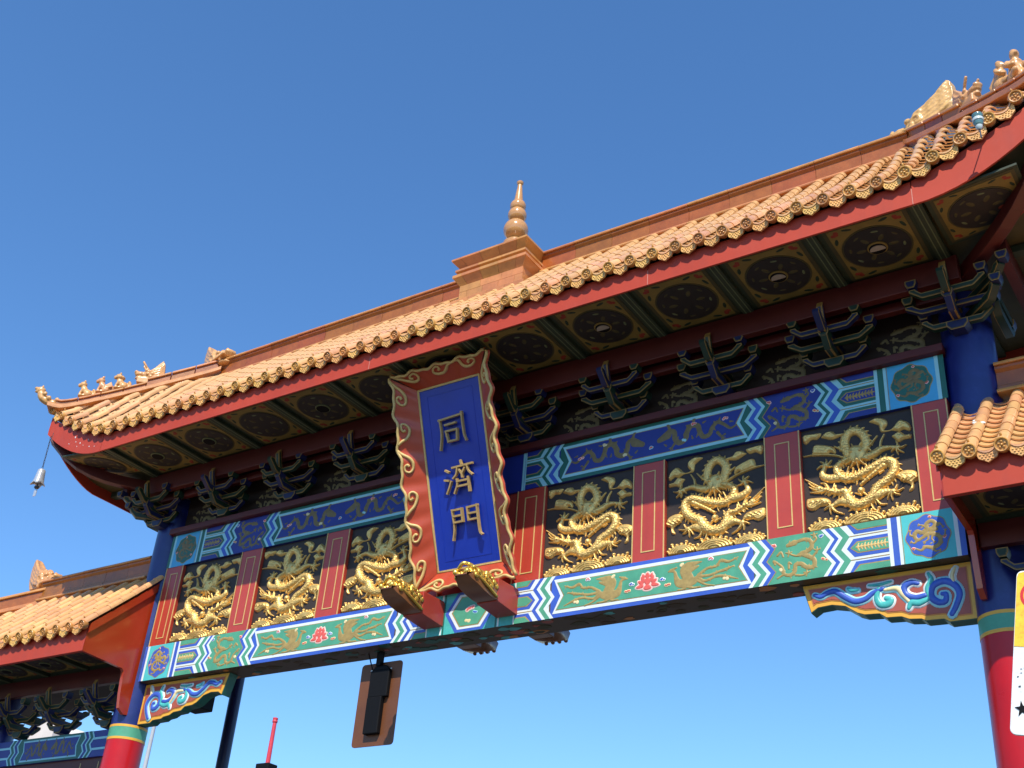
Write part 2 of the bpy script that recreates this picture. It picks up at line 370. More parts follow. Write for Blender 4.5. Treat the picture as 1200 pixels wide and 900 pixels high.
struct('road_marking', b, 'road_paint')

# ------------------------------------------------------------------ the gate
YC = 0.19
gate = tag(empty('gate', (0, YC, G0)), 'tall red and blue ceremonial gate with orange tiled roofs and gold dragon panels', 'gate')

CX = 5.385; CR = 0.235
def column(x, r, zblue, ztop, first=False):
    c = MB().lathe([(r * 1.04, G0 + 0.45), (r * 1.02, -3.5), (r, zblue - 0.17)], (x, YC, 0), 40).build('column', 'column_red', gate, auto=40)
    MB().lathe([(r * 1.012, zblue - 0.185), (r * 1.012, zblue - 0.155)], (x, YC, 0), 40).build('yellow_band', 'yellow', c, auto=40)
    MB().lathe([(r * 1.006, zblue - 0.157), (r * 1.006, zblue - 0.028)], (x, YC, 0), 40).build('green_band', 'green', c, auto=40)
    MB().lathe([(r * 1.012, zblue - 0.03), (r * 1.012, zblue)], (x, YC, 0), 40).build('yellow_band', 'yellow', c, auto=40)
    MB().lathe([(r, zblue - 0.002), (r * 0.99, ztop)], (x, YC, 0), 40).build('blue_shaft', 'column_blue', c, auto=40)
    MB().lathe([(r * 1.9, G0 + 0.1), (r * 1.9, G0 + 0.25), (r * 1.75, G0 + 0.3), (r * 1.35, G0 + 0.38), (r * 1.2, G0 + 0.46)], (x, YC, 0), 40).build('stone_base', 'stone', c, auto=35)
for s in (-1, 1):
    column(s * CX, CR, -0.53, 2.62)
    column(s * 8.12, 0.2, -1.6, 0.62)

# --- painted beams
HB = 0.457; DZ = 0.085
def zig(x, o, z0, h, d=DZ):      # the five corners of a zigzag edge, middle corner at x
    return [(x, z0), (x + o * d, z0 + 0.25 * h), (x, z0 + 0.5 * h), (x + o * d, z0 + 0.75 * h), (x, z0 + h)]

SD={'body':[(-0.052,0.14),(0.015,0.151),(0.103,0.164),(0.156,0.137),(0.164,0.079),(0.119,0.042),(0.063,0.029),(0.116,-0.002),(0.179,-0.046),(0.175,-0.112),(0.11,-0.113),(0.058,-0.071),(0.004,-0.073),(-0.01,-0.137),(-0.055,-0.164),(-0.109,-0.144),(-0.128,-0.074),(-0.182,-0.02)],
 'head':[(-0.064,0.13),(0.003,0.147)],'l1':[(0.074,0.016),(0.008,0.016),(-0.057,0.049)],'l2':[(0.177,0.111),(0.212,0.15),(0.192,0.188)],'l3':[(0.169,-0.022),(0.216,0.037)],'l4':[(-0.001,-0.172),(0.063,-0.182),(0.107,-0.167)],'l5':[(-0.063,-0.096),(-0.061,-0.04),(-0.039,-0.055)],'l6':[(-0.168,0.046),(-0.133,0.074),(-0.113,0.025)],'t':[(-0.182,-0.02),(-0.209,-0.004),(-0.194,-0.041)],'t2':[(-0.109,-0.144),(-0.177,-0.178)]}
fs = Field(-0.25, 0.25, -0.22, 0.22, 0.0055)
fs.stroke(SD['body'], [0.014, 0.017, 0.02, 0.021, 0.021, 0.021, 0.019, 0.015, 0.009], 0.004)
fs.stroke(SD['head'], [0.018, 0.028], 0.004)
for k in ('l1', 'l2', 'l3', 'l4', 'l5', 'l6', 't', 't2'): fs.stroke(SD[k], [0.011, 0.008], 0.004)
for k in ('l1', 'l2', 'l3', 'l4'):
    e = np.array(SD[k][-1])
    for a in (0.4, 1.6, 2.8, 4.4): fs.stroke([e, e + 0.032 * np.array([math.cos(a), math.sin(a)])], [0.008, 0.005], 0.004)
for i in range(0, 34, 1):
    p = np.array(SD['body'][i // 2]); a = i * 1.3
    fs.stroke([p, p + 0.036 * np.array([math.cos(a), math.sin(a)])], [0.006, 0.003], 0.003)

PH={'body':[(0.229,0.077),(0.291,0.067),(0.309,0.005),(0.34,-0.058),(0.425,-0.071),(0.497,-0.059),(0.545,-0.031)],'neck':[(0.254,0.085),(0.315,0.105)],'wing':[(0.425,-0.013),(0.401,0.061),(0.437,0.103),(0.498,0.116),(0.582,0.126)],'wing2':[(0.449,-0.028),(0.437,0.044),(0.546,0.085)],'t1':[(0.545,-0.008),(0.641,0.046),(0.736,0.054),(0.783,0.104),(0.865,0.079),(0.959,0.11)],'t2':[(0.545,-0.02),(0.664,-0.027),(0.758,-0.007),(0.829,0.005),(0.916,0.031)],'t3':[(0.545,-0.037),(0.616,-0.077),(0.734,-0.05),(0.827,-0.064),(0.953,-0.107)],'t4':[(0.521,-0.051),(0.616,-0.112),(0.709,-0.137)],'leg':[(0.425,-0.082),(0.401,-0.125),(0.328,-0.126)],'low':[(0.401,-0.102),(0.497,-0.128),(0.568,-0.127)]}
fp = Field(0.18, 1.0, -0.17, 0.17, 0.006)
fp.stroke(PH['body'], [0.009, 0.014, 0.022, 0.042, 0.05, 0.038, 0.024], 0.004)
fp.stroke(PH['neck'], [0.016, 0.008], 0.004)
fp.stroke(PH['wing'], [0.05, 0.05, 0.04, 0.025, 0.006], 0.004); fp.stroke(PH['wing2'], [0.05, 0.04, 0.01], 0.004)
for k in ('t1', 't2', 't3'): fp.stroke(PH[k], [0.016, 0.013, 0.013, 0.016, 0.005], 0.004)
for k in ('t1', 't2', 't3'):
    Q_ = catmull(PH[k], 6)
    for i in range(3, len(Q_) - 1, 2):
        a = i * 1.9; fp.stroke([Q_[i], Q_[i] + 0.026 * np.array((math.cos(a), math.sin(a)))], [0.006, 0.003], 0.003)
for k in ('t4', 'leg', 'low'): fp.stroke(PH[k], [0.014, 0.006], 0.004)

fm = Field(-0.19, 0.19, -0.2, 0.2, 0.0055)       # curled dragon of the round medallions
fm.stroke([(0.045, 0.06), (0.075, 0.1), (0.04, 0.135), (-0.005, 0.11), (0.0, 0.06), (-0.04, 0.035), (-0.09, 0.055), (-0.115, 0.015), (-0.09, -0.025), (-0.045, -0.01)], [0.02, 0.019, 0.017, 0.017, 0.018, 0.019, 0.019, 0.018, 0.016, 0.012], 0.004)
fm.stroke([(-0.045, -0.01), (0.0, 0.015), (0.05, 0.01), (0.1, -0.03), (0.09, -0.09), (0.03, -0.115), (-0.03, -0.1), (-0.07, -0.125), (-0.12, -0.1)], [0.015, 0.018, 0.019, 0.019, 0.018, 0.016, 0.012, 0.007], 0.004)
fm.stroke([(0.03, 0.055), (0.075, 0.05)], [0.026, 0.018], 0.004)
for p0, p1, p2 in (((-0.09, -0.02), (-0.12, -0.05), (-0.14, -0.04)), ((0.1, -0.03), (0.14, -0.02), (0.15, 0.02)), ((0.03, -0.115), (0.05, -0.15), (0.08, -0.15)), ((-0.115, 0.015), (-0.15, 0.03), (-0.15, 0.06)), ((0.0, 0.06), (-0.03, 0.1), (-0.06, 0.11)), ((0.075, 0.1), (0.11, 0.1), (0.13, 0.07)), ((0.0, 0.015), (0.0, -0.03), (-0.03, -0.05)), ((0.05, 0.01), (0.03, -0.03), (0.045, -0.06))):
    fm.stroke([p0, p1, p2], [0.011, 0.009, 0.005], 0.004)
    for q in (-0.7, 0.0, 0.7):
        d = np.array(p2) - np.array(p1); an = math.atan2(d[1], d[0]) + q; fm.stroke([p2, np.array(p2) + 0.02 * np.array((math.cos(an), math.sin(an)))], [0.006, 0.003], 0.003)
for i in range(18):
    an = i * 0.7; r_ = 0.06 + 0.09 * ((i * 37) % 10) / 10; c = np.array((r_ * math.cos(an), r_ * math.sin(an))); fm.stroke([c, c + (0.012, 0.008)], [0.007, 0.003], 0.003)

fl = Field(-0.02, 0.95, -0.16, 0.16, 0.006)      # long walking dragon of the upper beam
fl.stroke([(0.1, 0.03), (0.15, 0.08), (0.21, 0.06), (0.22, -0.02), (0.27, -0.08), (0.34, -0.05), (0.36, 0.03), (0.41, 0.09), (0.48, 0.07), (0.50, 0.0), (0.54, -0.07), (0.61, -0.06), (0.64, 0.01), (0.70, 0.06), (0.77, 0.02), (0.84, -0.04), (0.9, -0.02)], [0.026, 0.028, 0.03, 0.03, 0.03, 0.028, 0.026, 0.023, 0.018, 0.009], 0.004)
for i in range(14):
    a = i * 2.4; c = np.array((0.06 + 0.06 * i, 0.1 * math.sin(a * 1.7))); fl.stroke([c, c + 0.035 * np.array((math.cos(a), math.sin(a)))], [0.012, 0.005], 0.003)
fl.stroke([(0.04, 0.0), (0.13, 0.04)], [0.03, 0.05], 0.004)
for x, z, a in ((0.24, -0.05, -2.2), (0.33, 0.0, 1.2), (0.5, 0.03, -1.2), (0.62, -0.02, 1.0), (0.7, -0.06, -1.0), (0.16, 0.1, 1.9), (0.43, 0.12, 1.4)):
    e = np.array((x + 0.09 * math.cos(a), z + 0.08 * math.sin(a))); fl.stroke([(x, z), e], [0.018, 0.012], 0.004)
    for q in (-0.8, 0, 0.8): fl.stroke([e, e + 0.035 * np.array((math.cos(a + q), math.sin(a + q)))], [0.009, 0.005], 0.004)

fq = Field(0.0, 0.32, -0.06, 0.06, 0.005)        # leafy sprig in the hexagons
fq.stroke([(0.02, 0), (0.3, 0.0)], [0.008, 0.006], 0.004)
for i in range(9):
    x = 0.03 + i * 0.03; l = 0.035 if i % 2 else 0.045
    for sg in (-1, 1): fq.stroke([(x, 0), (x + 0.012, sg * l * 0.75)], [0.011, 0.004], 0.004)
FM = {}
def glyph(name, field, m, parent, y, x, z, flip=False, t=0.0):
    key = (id(field), m, flip)
    if key not in FM: FM[key] = field.mesh(name, m, 0.0, flip)
    return obj(name, FM[key], parent, Matrix.Translation((x, y - t, z)))

def lotus(parent, y, x, z, s=1.0, t=0.008):
    def petal(cx, cz, an, l, w_):
        c, sn = math.cos(an), math.sin(an); P = []
        for k in range(10):
            q = 2 * math.pi * k / 10; u = math.cos(q) * l; v = math.sin(q) * w_ * (1 - 0.35 * math.cos(q))
            P.append((cx + (u * c - v * sn) * s, cz + (u * sn + v * c) * s))
        return P
    wh = Field(-0.16, 0.16, -0.13, 0.13, 0.005); rd = Field(-0.16, 0.16, -0.13, 0.13, 0.005)
    for px, pz, an, l, w_ in ((0, 0.012, 1.57, 0.042, 0.03), (-0.05, 0.03, 2.1, 0.038, 0.022), (0.05, 0.03, 1.04, 0.038, 0.022), (0, 0.068, 1.57, 0.03, 0.026), (-0.045, 0.066, 2.0, 0.024, 0.016), (0.045, 0.066, 1.14, 0.024, 0.016), (-0.075, 0.0, 2.6, 0.035, 0.02), (0.075, 0.0, 0.54, 0.035, 0.02), (0, -0.055, 1.57, 0.03, 0.042), (-0.085, -0.04, 3.3, 0.045, 0.02), (0.085, -0.04, -0.16, 0.045, 0.02)):
        wh.blob(petal(px, pz, an, l + 0.014, w_ + 0.014), 0.003, 0.01); rd.blob(petal(px, pz, an, l, w_), 0.004, 0.01)
    obj('lotus_outline', wh.mesh('lotus_outline', 'pink_pale', 0), parent, Matrix.Translation((x, y - t, z)))
    obj('lotus', rd.mesh('lotus', 'pink', 0), parent, Matrix.Translation((x, y - t - 0.003, z)))
def flower(parent, y, x, z, s, m, m2=None, t=0.008, seed=0):     # small cloud-like blossom
    rs = np.random.RandomState(seed); f1 = Field(-0.08, 0.08, -0.05, 0.05, 0.004); f2 = Field(-0.08, 0.08, -0.05, 0.05, 0.004)
    for i in range(4):
        c = rs.uniform((-0.035, -0.014), (0.035, 0.014)); f1.stroke([c, c + (0.008, 0.004)], [0.021, 0.016], 0.003); f2.stroke([c, c + (0.008, 0.004)], [0.010, 0.007], 0.003)
    obj('blossom', f1.mesh('blossom', m, 0), parent, Matrix.Translation((x, y - t, z)) @ Matrix.Scale(s, 4))
    if m2: obj('blossom_heart', f2.mesh('blossom_heart', m2, 0), parent, Matrix.Translation((x, y - t - 0.003, z)) @ Matrix.Scale(s, 4))

def paint_beam(bm, z0, h, y, pal, upper):
    A, W_, C_, BX, MED = pal          # outer stripe colour (rail), line colour, field colour, box colour, medallion colour
    for s in (1, -1):
        def Xp(poly): return [(s * p[0], p[1]) for p in poly]
        P = lambda nm, poly, t, m: paint(nm, Xp(poly), y, t, m, bm)
        rect = lambda x0, x1, za, zb: [(x0, za), (x1, za), (x1, zb), (x0, zb)]
        zt = z0 + h
        stripe = lambda x0, x1, o: zig(x0, o, z0, h) + zig(x1, o, z0, h)[::-1]
        # grounds
        P('hexagon_ground', rect(0.56, 1.0, z0 + 0.001, zt - 0.001), 0.002, W_)
        P('panel_rail', rect(1.02, 3.25, z0 + 0.002, zt - 0.002), 0.0025, A)
        P('dragon_field', rect(3.26, 4.06, z0 + 0.001, zt - 0.001), 0.002, C_)
        P('hexagon_ground', rect(4.07, 4.525, z0 + 0.001, zt - 0.001), 0.002, W_)
        # long panel
        g = 0.043; k = 0.033; hm = z0 + h / 2
        pan = lambda a, b, e, m: [(a - DZ, zt - e), (b + DZ, zt - e), (b, hm), (b + DZ, z0 + e), (a - DZ, z0 + e), (a, hm)]
        P('panel_border', pan(1.132, 3.140, g, 0), 0.005, W_)
        P('gold_border', pan(1.168, 3.104, g + k, 0), 0.0065, 'gold_paint')
        P('panel_field', pan(1.180, 3.092, g + k + 0.008, 0), 0.008, C_)
        # zigzag stripes
        for x0, x1, m in ((1.020, 1.062, W_), (0.962, 1.020, C_ if not upper else 'blue'), (0.922, 0.962, W_), (0.876, 0.922, A)):
            P('zigzag_stripe', stripe(x0, x1, -1), 0.0045, m)
        for x0, x1, m in ((3.190, 3.232, W_), (3.232, 3.292, C_ if not upper else 'blue'), (3.292, 3.330, W_), (3.330, 3.376, A), (3.376, 3.386, 'gold_paint'),
                          (3.915, 3.952, W_), (3.952, 3.992, A), (3.992, 4.028, W_), (4.028, 4.092, C_ if not upper else 'blue')):
            P('zigzag_stripe', stripe(x0, x1, 1), 0.0045, m)
        # hexagons of the two end sections
        for x0, xe, o in ((4.146, 4.523, 1), (0.826, 0.58, -1)):
            for za, zb, q in ((0.31, 0.69, 0), (0.79, 1.0, 1), (0.0, 0.21, -1)):
                for ins, t, m in ((0, 0.004, A), (0.030, 0.0055, 'gold_paint'), (0.040, 0.007, C_)):
                    zl = z0 + h * za + (ins if q != -1 else 0) + (0.001 if q == -1 else 0); zh = z0 + h * zb - (ins if q != 1 else 0) - (0.001 if q == 1 else 0)
                    xs = x0 + o * ins; xf = xe
                    if q == 0: poly = [(xs, hm), (xs + o * 0.065, zl), (xf, zl), (xf, zh), (xs + o * 0.065, zh)]
                    elif q == 1: poly = [(xs + o * 0.075, zl), (xf, zl), (xf, zh), (xs + o * 0.015, zh)]
                    else: poly = [(xs + o * 0.015, zl), (xf, zl), (xf, zh), (xs + o * 0.075, zh)]
                    P('hexagon', poly, t + (0.0003 * (q + 1)), m)
            for zz in (0.25, 0.75): P('gold_line', rect(min(x0 + o * 0.02, xe), max(x0 + o * 0.02, xe), z0 + h * zz - 0.004, z0 + h * zz + 0.004), 0.004, 'gold_paint')
        glyph('painted_sprig', fq, 'gold_line' if not upper else 'gold_paint', bm, y, s * 4.215, hm, s < 0, 0.008)
        # end box
        P('end_strip', rect(4.522, 4.557, z0 + 0.001, zt - 0.001), 0.004, W_)
        P('end_strip', rect(4.557, 4.612, z0 + 0.001, zt - 0.001), 0.0045, A)
        P('end_strip', rect(4.612, 4.640, z0 + 0.001, zt - 0.001), 0.004, W_)
        P('end_box', rect(4.640, 5.095, z0 + 0.001, zt - 0.001), 0.003, BX)
        P('gold_line', rect(4.644, 4.650, z0 + 0.002, zt - 0.002), 0.005, 'gold_paint')
        P('end_strip', rect(5.095, 5.130, z0 + 0.001, zt - 0.001), 0.004, W_)
        P('end_strip', rect(5.130, 5.180, z0 + 0.001, zt - 0.001), 0.0035, A)
        med = lambda r: [(4.868 + (r + 0.009 * math.cos(8 * a)) * math.cos(a) * 0.98, hm + (r + 0.009 * math.cos(8 * a)) * math.sin(a) * 1.03) for a in np.linspace(0, 2 * math.pi, 48, endpoint=False)]
        P('medallion_rim', med(0.196), 0.005, 'gold_paint'); P('medallion', med(0.187), 0.0065, MED)
        glyph('medallion_dragon', fm, 'gold_paint' if not upper else 'gold_paint_shaded', bm, y, s * 4.868, hm, s < 0, 0.0068)
        for i, (dx, dz) in enumerate(((0.03, 0.17), (0.15, -0.03), (-0.13, -0.1))): flower(bm, y, s * (4.868 + dx), hm + dz, 0.5, 'pink_pale', 'pink', 0.0085, i)
        # painted creatures
        glyph('painted_dragon', fs, 'gold_paint' if not upper else 'gold_paint_shaded', bm, y, s * 3.655, hm, s < 0, 0.003)
        for i, (dx, dz, m1, m2) in enumerate(((-0.2, 0.15, 'pink_pale', 'pink'), (0.27, 0.17, 'white', 'blue'), (0.28, -0.06, 'cream', 'pink'), (-0.15, -0.1, 'cream', None))):
            flower(bm, y, s * (3.655 + dx), hm + dz, 0.62, m1, m2, 0.0045, 10 + i)
        if not upper:
            glyph('painted_phoenix', fp, 'gold_paint', bm, y, s * 2.138, hm - 0.012, s < 0, 0.0085)
            glyph('painted_phoenix', fp, 'gold_paint', bm, y, s * 2.138, hm - 0.012, s > 0, 0.0085)
            lotus(bm, y, s * 2.138, hm - 0.005, 1.0, 0.0085)
            for i, (dx, dz, m1, m2) in enumerate(((0.22, -0.075, 'cream', 'pink'), (-0.22, -0.075, 'cream', 'pink'), (0.17, 0.0, 'white', 'blue'), (-0.17, 0.0, 'white', 'blue'), (0.38, 0.11, 'cream', None), (-0.38, 0.11, 'cream', None), (0.68, 0.125, 'white', 'pink'), (-0.68, 0.125, 'white', 'pink'), (0.82, -0.1, 'cream', None), (-0.82, -0.1, 'cream', None))):
                flower(bm, y, s * 2.138 + dx, hm + dz, 0.7, m1, m2, 0.0115, 20 + i % 10 // 2)
        else:
            glyph('painted_dragon', fl, 'gold_paint_shaded', bm, y, s * 2.138 + 0.06, hm, False, 0.0085)
            glyph('painted_dragon', fl, 'gold_paint_shaded', bm, y, s * 2.138 - 0.06, hm, True, 0.0085)
            for i, (dx, dz, m1, m2) in enumerate(((0.0, -0.06, 'pale_cyan', 'pink'), (-0.55, 0.1, 'cream', None), (0.5, 0.1, 'pink_pale', 'pink'), (-0.3, -0.08, 'cream', None), (0.38, -0.06, 'pale_cyan', None), (-0.85, 0.0, 'pink_pale', 'pink'), (0.85, 0.08, 'pink_pale', 'pink'))):
                flower(bm, y, s * 2.138 + dx, hm + dz, 0.7, m1, m2, 0.0115, 40 + i)

lower = MB().box(-5.18, 5.18, 0, 0.38, 0, HB).build('lower_beam', 'underside', gate, bevel=0.006)
paint_beam(lower, 0.0, HB, 0.0, ('blue', 'white', 'green', 'cyan', 'blue'), False)
# middle of the lower beam between the two plaque brackets
paint('centre_ground', [(-0.56, 0.001), (0.56, 0.001), (0.56, HB - 0.001), (-0.56, HB - 0.001)], 0, 0.002, 'teal', lower)
for x, m in ((0.335, 'green_dark'), (0.365, 'white')):
    for s in (-1, 1): paint('centre_strip', [(s * x, 0.002), (s * (x + 0.02), 0.002), (s * (x + 0.02), HB - 0.002), (s * x, HB - 0.002)], 0, 0.004, m, lower)
for e, t, m in ((0.0, 0.004, 'blue'), (0.03, 0.0055, 'white'), (0.055, 0.007, 'gold_paint'), (0.065, 0.0085, 'green')):
    q = [(-0.33 + e * 1.6, HB / 2), (-0.18 + e, 0.004 + e), (0.18 - e, 0.004 + e), (0.33 - e * 1.6, HB / 2), (0.18 - e, HB - 0.004 - e), (-0.18 + e, HB - 0.004 - e)]
    paint('centre_hexagon', q, 0, t, m, lower)
flower(lower, 0, 0.0, 0.25, 1.3, 'pink_pale', 'pink', 0.0088, 3); flower(lower, 0, 0.07, 0.2, 0.8, 'pale_cyan', 'blue', 0.0088, 5); flower(lower, 0, -0.02, 0.12, 0.8, 'cream', None, 0.0088, 6)
# faded painting on the underside
rs = np.random.RandomState(4)
for i in range(120):
    x = rs.uniform(-5.0, 5.0); yy = rs.uniform(0.04, 0.34); r = rs.uniform(0.02, 0.06)
    m = ('teal', 'orange', 'corbel_red', 'coffer_olive', 'green_dark')[i % 5] if abs(x) < 1.2 or i % 3 == 0 else ('coffer_olive', 'wood_dark')[i % 2]
    MB().prism([(x + r * 1.6 * (1 + 0.35 * math.sin(3 * a + i)) * math.cos(a), min(0.365, max(0.015, yy + r * math.sin(a)))) for a in np.linspace(0, 6.28, 9)[:-1]], -0.003 - 0.0004 * (i % 5) - 0.00001 * i, 0.001, axes='xy').build('underside_motif', m, lower)

upper = MB().box(-5.17, 5.17, 0.02, 0.36, 1.553, 2.022).build('upper_beam', 'navy', gate, bevel=0.005)
paint_beam(upper, 1.553, 0.469, 0.02, ('green_dark', 'pale_cyan', 'navy', 'sky_blue', 'green_dark'), True)
for s in (-1, 1): paint('end_strip', [(s * 0.53, 1.555), (s * 0.555, 1.555), (s * 0.555, 2.02), (s * 0.53, 2.02)], 0.02, 0.004, 'pale_cyan', upper)
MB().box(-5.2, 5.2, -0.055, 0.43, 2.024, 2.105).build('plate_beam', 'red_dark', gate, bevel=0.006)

# --- posts and carved dragon panels
PW = 1.0785; QW = 0.3715; S0 = 0.8548; PITCH = PW + QW
zP0, zP1 = HB + 0.001, 1.552
post_x = [(S0 - QW, S0), (S0 + PW, S0 + PITCH), (S0 + PW + PITCH, S0 + 2 * PITCH), (S0 + PW + 2 * PITCH, 5.165)]
for s in (-1, 1):
    for xa, xb in post_x:
        x0, x1 = sorted((s * xa, s * xb))
        p = MB().box(x0, x1, 0.018, 0.36, zP0, zP1).build('post', 'red', gate, bevel=0.005)
        lw = 0.011
        for xe in (x0 + 0.004, x1 - 0.004 - lw): paint('gold_edge', [(xe, zP0), (xe + lw, zP0), (xe + lw, zP1), (xe, zP1)], 0.018, 0.006, 'gold_line', p)
        a, c = x0 + 0.108, x1 - 0.108 if x1 - x0 > 0.34 else x1 - 0.085; za, zb = 0.555, 1.455
        for q in ([(a, za), (a + lw, za), (a + lw, zb), (a, zb)], [(c - lw, za), (c, za), (c, zb), (c - lw, zb)], [(a + lw, za), (c - lw, za), (c - lw, za + lw), (a + lw, za + lw)], [(a + lw, zb - lw), (c - lw, zb - lw), (c - lw, zb), (a + lw, zb)]):
            paint('gold_line', q, 0.018, 0.005, 'gold_line', p)

DR={'loop':[(0.448,0.745),(0.422,0.88),(0.475,0.966),(0.549,0.973),(0.614,0.901),(0.623,0.793),(0.582,0.731)],
'body':[(0.515,0.706),(0.388,0.67),(0.331,0.618),(0.357,0.533),(0.441,0.487),(0.558,0.509),(0.675,0.555),(0.792,0.6),(0.862,0.562),(0.862,0.472),(0.789,0.395),(0.704,0.348),(0.652,0.267),(0.564,0.214),(0.478,0.213),(0.427,0.284),(0.396,0.365),(0.317,0.372),(0.225,0.415),(0.131,0.451)],
'larm':[(0.342,0.521),(0.254,0.531),(0.191,0.577),(0.209,0.637),(0.226,0.673)],'rarm':[(0.614,0.676),(0.701,0.696),(0.768,0.728),(0.832,0.73),(0.914,0.711)],'rleg':[(0.651,0.255),(0.737,0.283),(0.779,0.29),(0.841,0.277)],'lleg':[(0.453,0.248),(0.368,0.273),(0.318,0.267),(0.258,0.237)],'marm':[(0.774,0.553),(0.707,0.513),(0.633,0.467),(0.55,0.406)]}
DT=[[(0.204,0.423),(0.119,0.488),(0.018,0.57)],[(0.189,0.423),(0.103,0.468),(0.049,0.526)],[(0.188,0.414),(0.101,0.444),(0.056,0.482)],[(0.195,0.406),(0.129,0.41),(0.063,0.423)],[(0.26,0.38),(0.221,0.475),(0.171,0.501)],[(0.418,0.776),(0.376,0.818),(0.323,0.859)],[(0.441,0.698),(0.314,0.764),(0.122,0.807),(0.016,0.814)],[(0.62,0.754),(0.682,0.812),(0.737,0.876)],[(0.63,0.704),(0.689,0.722),(0.734,0.752)],[(0.755,0.747),(0.767,0.808),(0.804,0.876)],[(0.45,0.608),(0.424,0.551)],[(0.491,0.584),(0.473,0.524)],[(0.62,0.571),(0.609,0.621)],[(0.699,0.492),(0.714,0.543)],[(0.726,0.486),(0.77,0.507)],[(0.624,0.445),(0.555,0.468)],[(0.595,0.436),(0.536,0.409)],[(0.571,0.317),(0.604,0.283)],[(0.542,0.307),(0.487,0.334)],[(0.622,0.245),(0.643,0.15),(0.688,0.108)],[(0.677,0.234),(0.714,0.178),(0.769,0.168)]]
DC=[(0.226,0.673,[(0.143,0.651),(0.177,0.724),(0.235,0.739),(0.288,0.716),(0.294,0.65)]),(0.914,0.711,[(0.996,0.72),(0.967,0.651),(0.915,0.64),(0.855,0.68),(0.904,0.784)]),(0.834,0.279,[(0.931,0.292),(0.878,0.338),(0.892,0.237),(0.824,0.197),(0.78,0.214)]),(0.258,0.24,[(0.188,0.22),(0.203,0.29),(0.246,0.169),(0.321,0.164),(0.367,0.146)])]
CL=[[(0.017,0.975),(0.028,1.039),(0.135,1.039),(0.203,1.026),(0.162,0.974),(0.101,0.98),(0.046,0.943)],[(0.2,0.982),(0.255,1.027),(0.315,1.021),(0.343,0.989),(0.424,0.973),(0.355,0.945),(0.295,0.938)],[(0.1,0.815),(0.127,0.907),(0.217,0.895),(0.319,0.847),(0.329,0.78),(0.279,0.807),(0.248,0.782),(0.137,0.807)],[(0.671,1.042),(0.746,1.065),(0.829,1.028),(0.838,0.969),(0.805,0.92),(0.876,0.914),(0.954,0.989),(1.021,0.956),(1.055,0.9),(1.042,0.858),(0.986,0.888),(0.943,0.876),(0.875,0.901),(0.783,0.904),(0.765,0.954),(0.754,0.989)],[(0.869,0.84),(0.943,0.871),(0.995,0.827),(1.047,0.822),(1.046,0.783),(0.977,0.783),(0.933,0.766),(0.895,0.81)],[(0.861,0.426),(0.933,0.465),(1.015,0.458),(1.066,0.421),(1.069,0.352),(1.03,0.329),(1.017,0.264),(0.976,0.257),(1.001,0.313),(0.938,0.364)],[(0.018,0.334),(0.045,0.361),(0.199,0.342),(0.254,0.288),(0.216,0.264),(0.15,0.262),(0.089,0.234),(0.024,0.263)]]
WV=[((0.041,0.028),(0.337,0.026),0.085),((0.367,0.034),(0.75,0.032),0.10),((0.772,0.043),(1.046,0.048),0.08)]
fd = Field(0.0, 1.078, 0.0, 1.09, 0.0042)
bw = [0.028, 0.031, 0.034, 0.036, 0.039, 0.041, 0.043, 0.045, 0.045, 0.045, 0.046, 0.049, 0.052, 0.053, 0.051, 0.044, 0.035, 0.026, 0.022, 0.016]
fd.stroke(DR['loop'], [0.045, 0.045, 0.045, 0.043, 0.043, 0.041, 0.036], 0.036, ring=0.006, freq=210)
fd.stroke(DR['body'], bw, 0.05, ring=0.0075, freq=210, k=10)
def spikes(path, wid, every, side, l=0.03):
    P = catmull(path, 10); acc = 0
    for i in range(2, len(P) - 4):
        acc += np.hypot(*(P[i] - P[i - 1]))
        if acc > every:
            acc = 0; t = P[i + 1] - P[i - 1]; t = t / np.hypot(*t); n = np.array((-t[1], t[0])) * side; w_ = np.interp(i / len(P), np.linspace(0, 1, len(wid)), wid)
            fd.stroke([P[i] + n * w_ * 0.8, P[i] + n * (w_ + l) + t * 0.016], [0.011, 0.004], 0.018)
spikes(DR['loop'], [0.045], 0.034, 1, 0.016); spikes(DR['body'], bw, 0.032, 1, 0.024); spikes(DR['body'], bw, 0.055, -1, 0.012)
for k, wd in (('larm', [0.045, 0.042, 0.034, 0.022, 0.02]), ('rarm', [0.04, 0.036, 0.03, 0.022, 0.02]), ('rleg', [0.05, 0.042, 0.03, 0.022]), ('lleg', [0.05, 0.042, 0.03, 0.02]), ('marm', [0.03, 0.022, 0.018, 0.014])):
    fd.stroke(DR[k], wd, 0.04, ring=0.003, freq=200)
rw = np.random.RandomState(3)
PB = catmull(DR['body'], 10)
for i in range(26):           # flame wisps streaming off the body
    j = rw.randint(12, len(PB) - 6); p0 = np.array(PB[j]); a = rw.uniform(0, 6.28); d = np.array((math.cos(a), math.sin(a))); e = np.array((-d[1], d[0])) * rw.choice((-1, 1)); l = rw.uniform(0.055, 0.085)
    fd.stroke([p0 + d * 0.03, p0 + d * l * 0.7 + e * 0.012, p0 + d * l + e * 0.035], [0.011, 0.008, 0.004], 0.02)
for p in DT: fd.stroke(p, [0.012, 0.010, 0.005] if len(p) > 2 else [0.010, 0.005], 0.028)
for x, z, tips in DC:
    fd.stroke([(x - 0.006, z), (x + 0.006, z)], 0.026, 0.034)
    for tp in tips:
        mid = ((x + tp[0]) / 2 + (tp[1] - z) * 0.12, (z + tp[1]) / 2 - (tp[0] - x) * 0.12); fd.stroke([(x, z), mid, tp], [0.012, 0.010, 0.005], 0.032)
fd.stroke([(0.545, 0.35), (0.547, 0.344)], 0.032, 0.044)
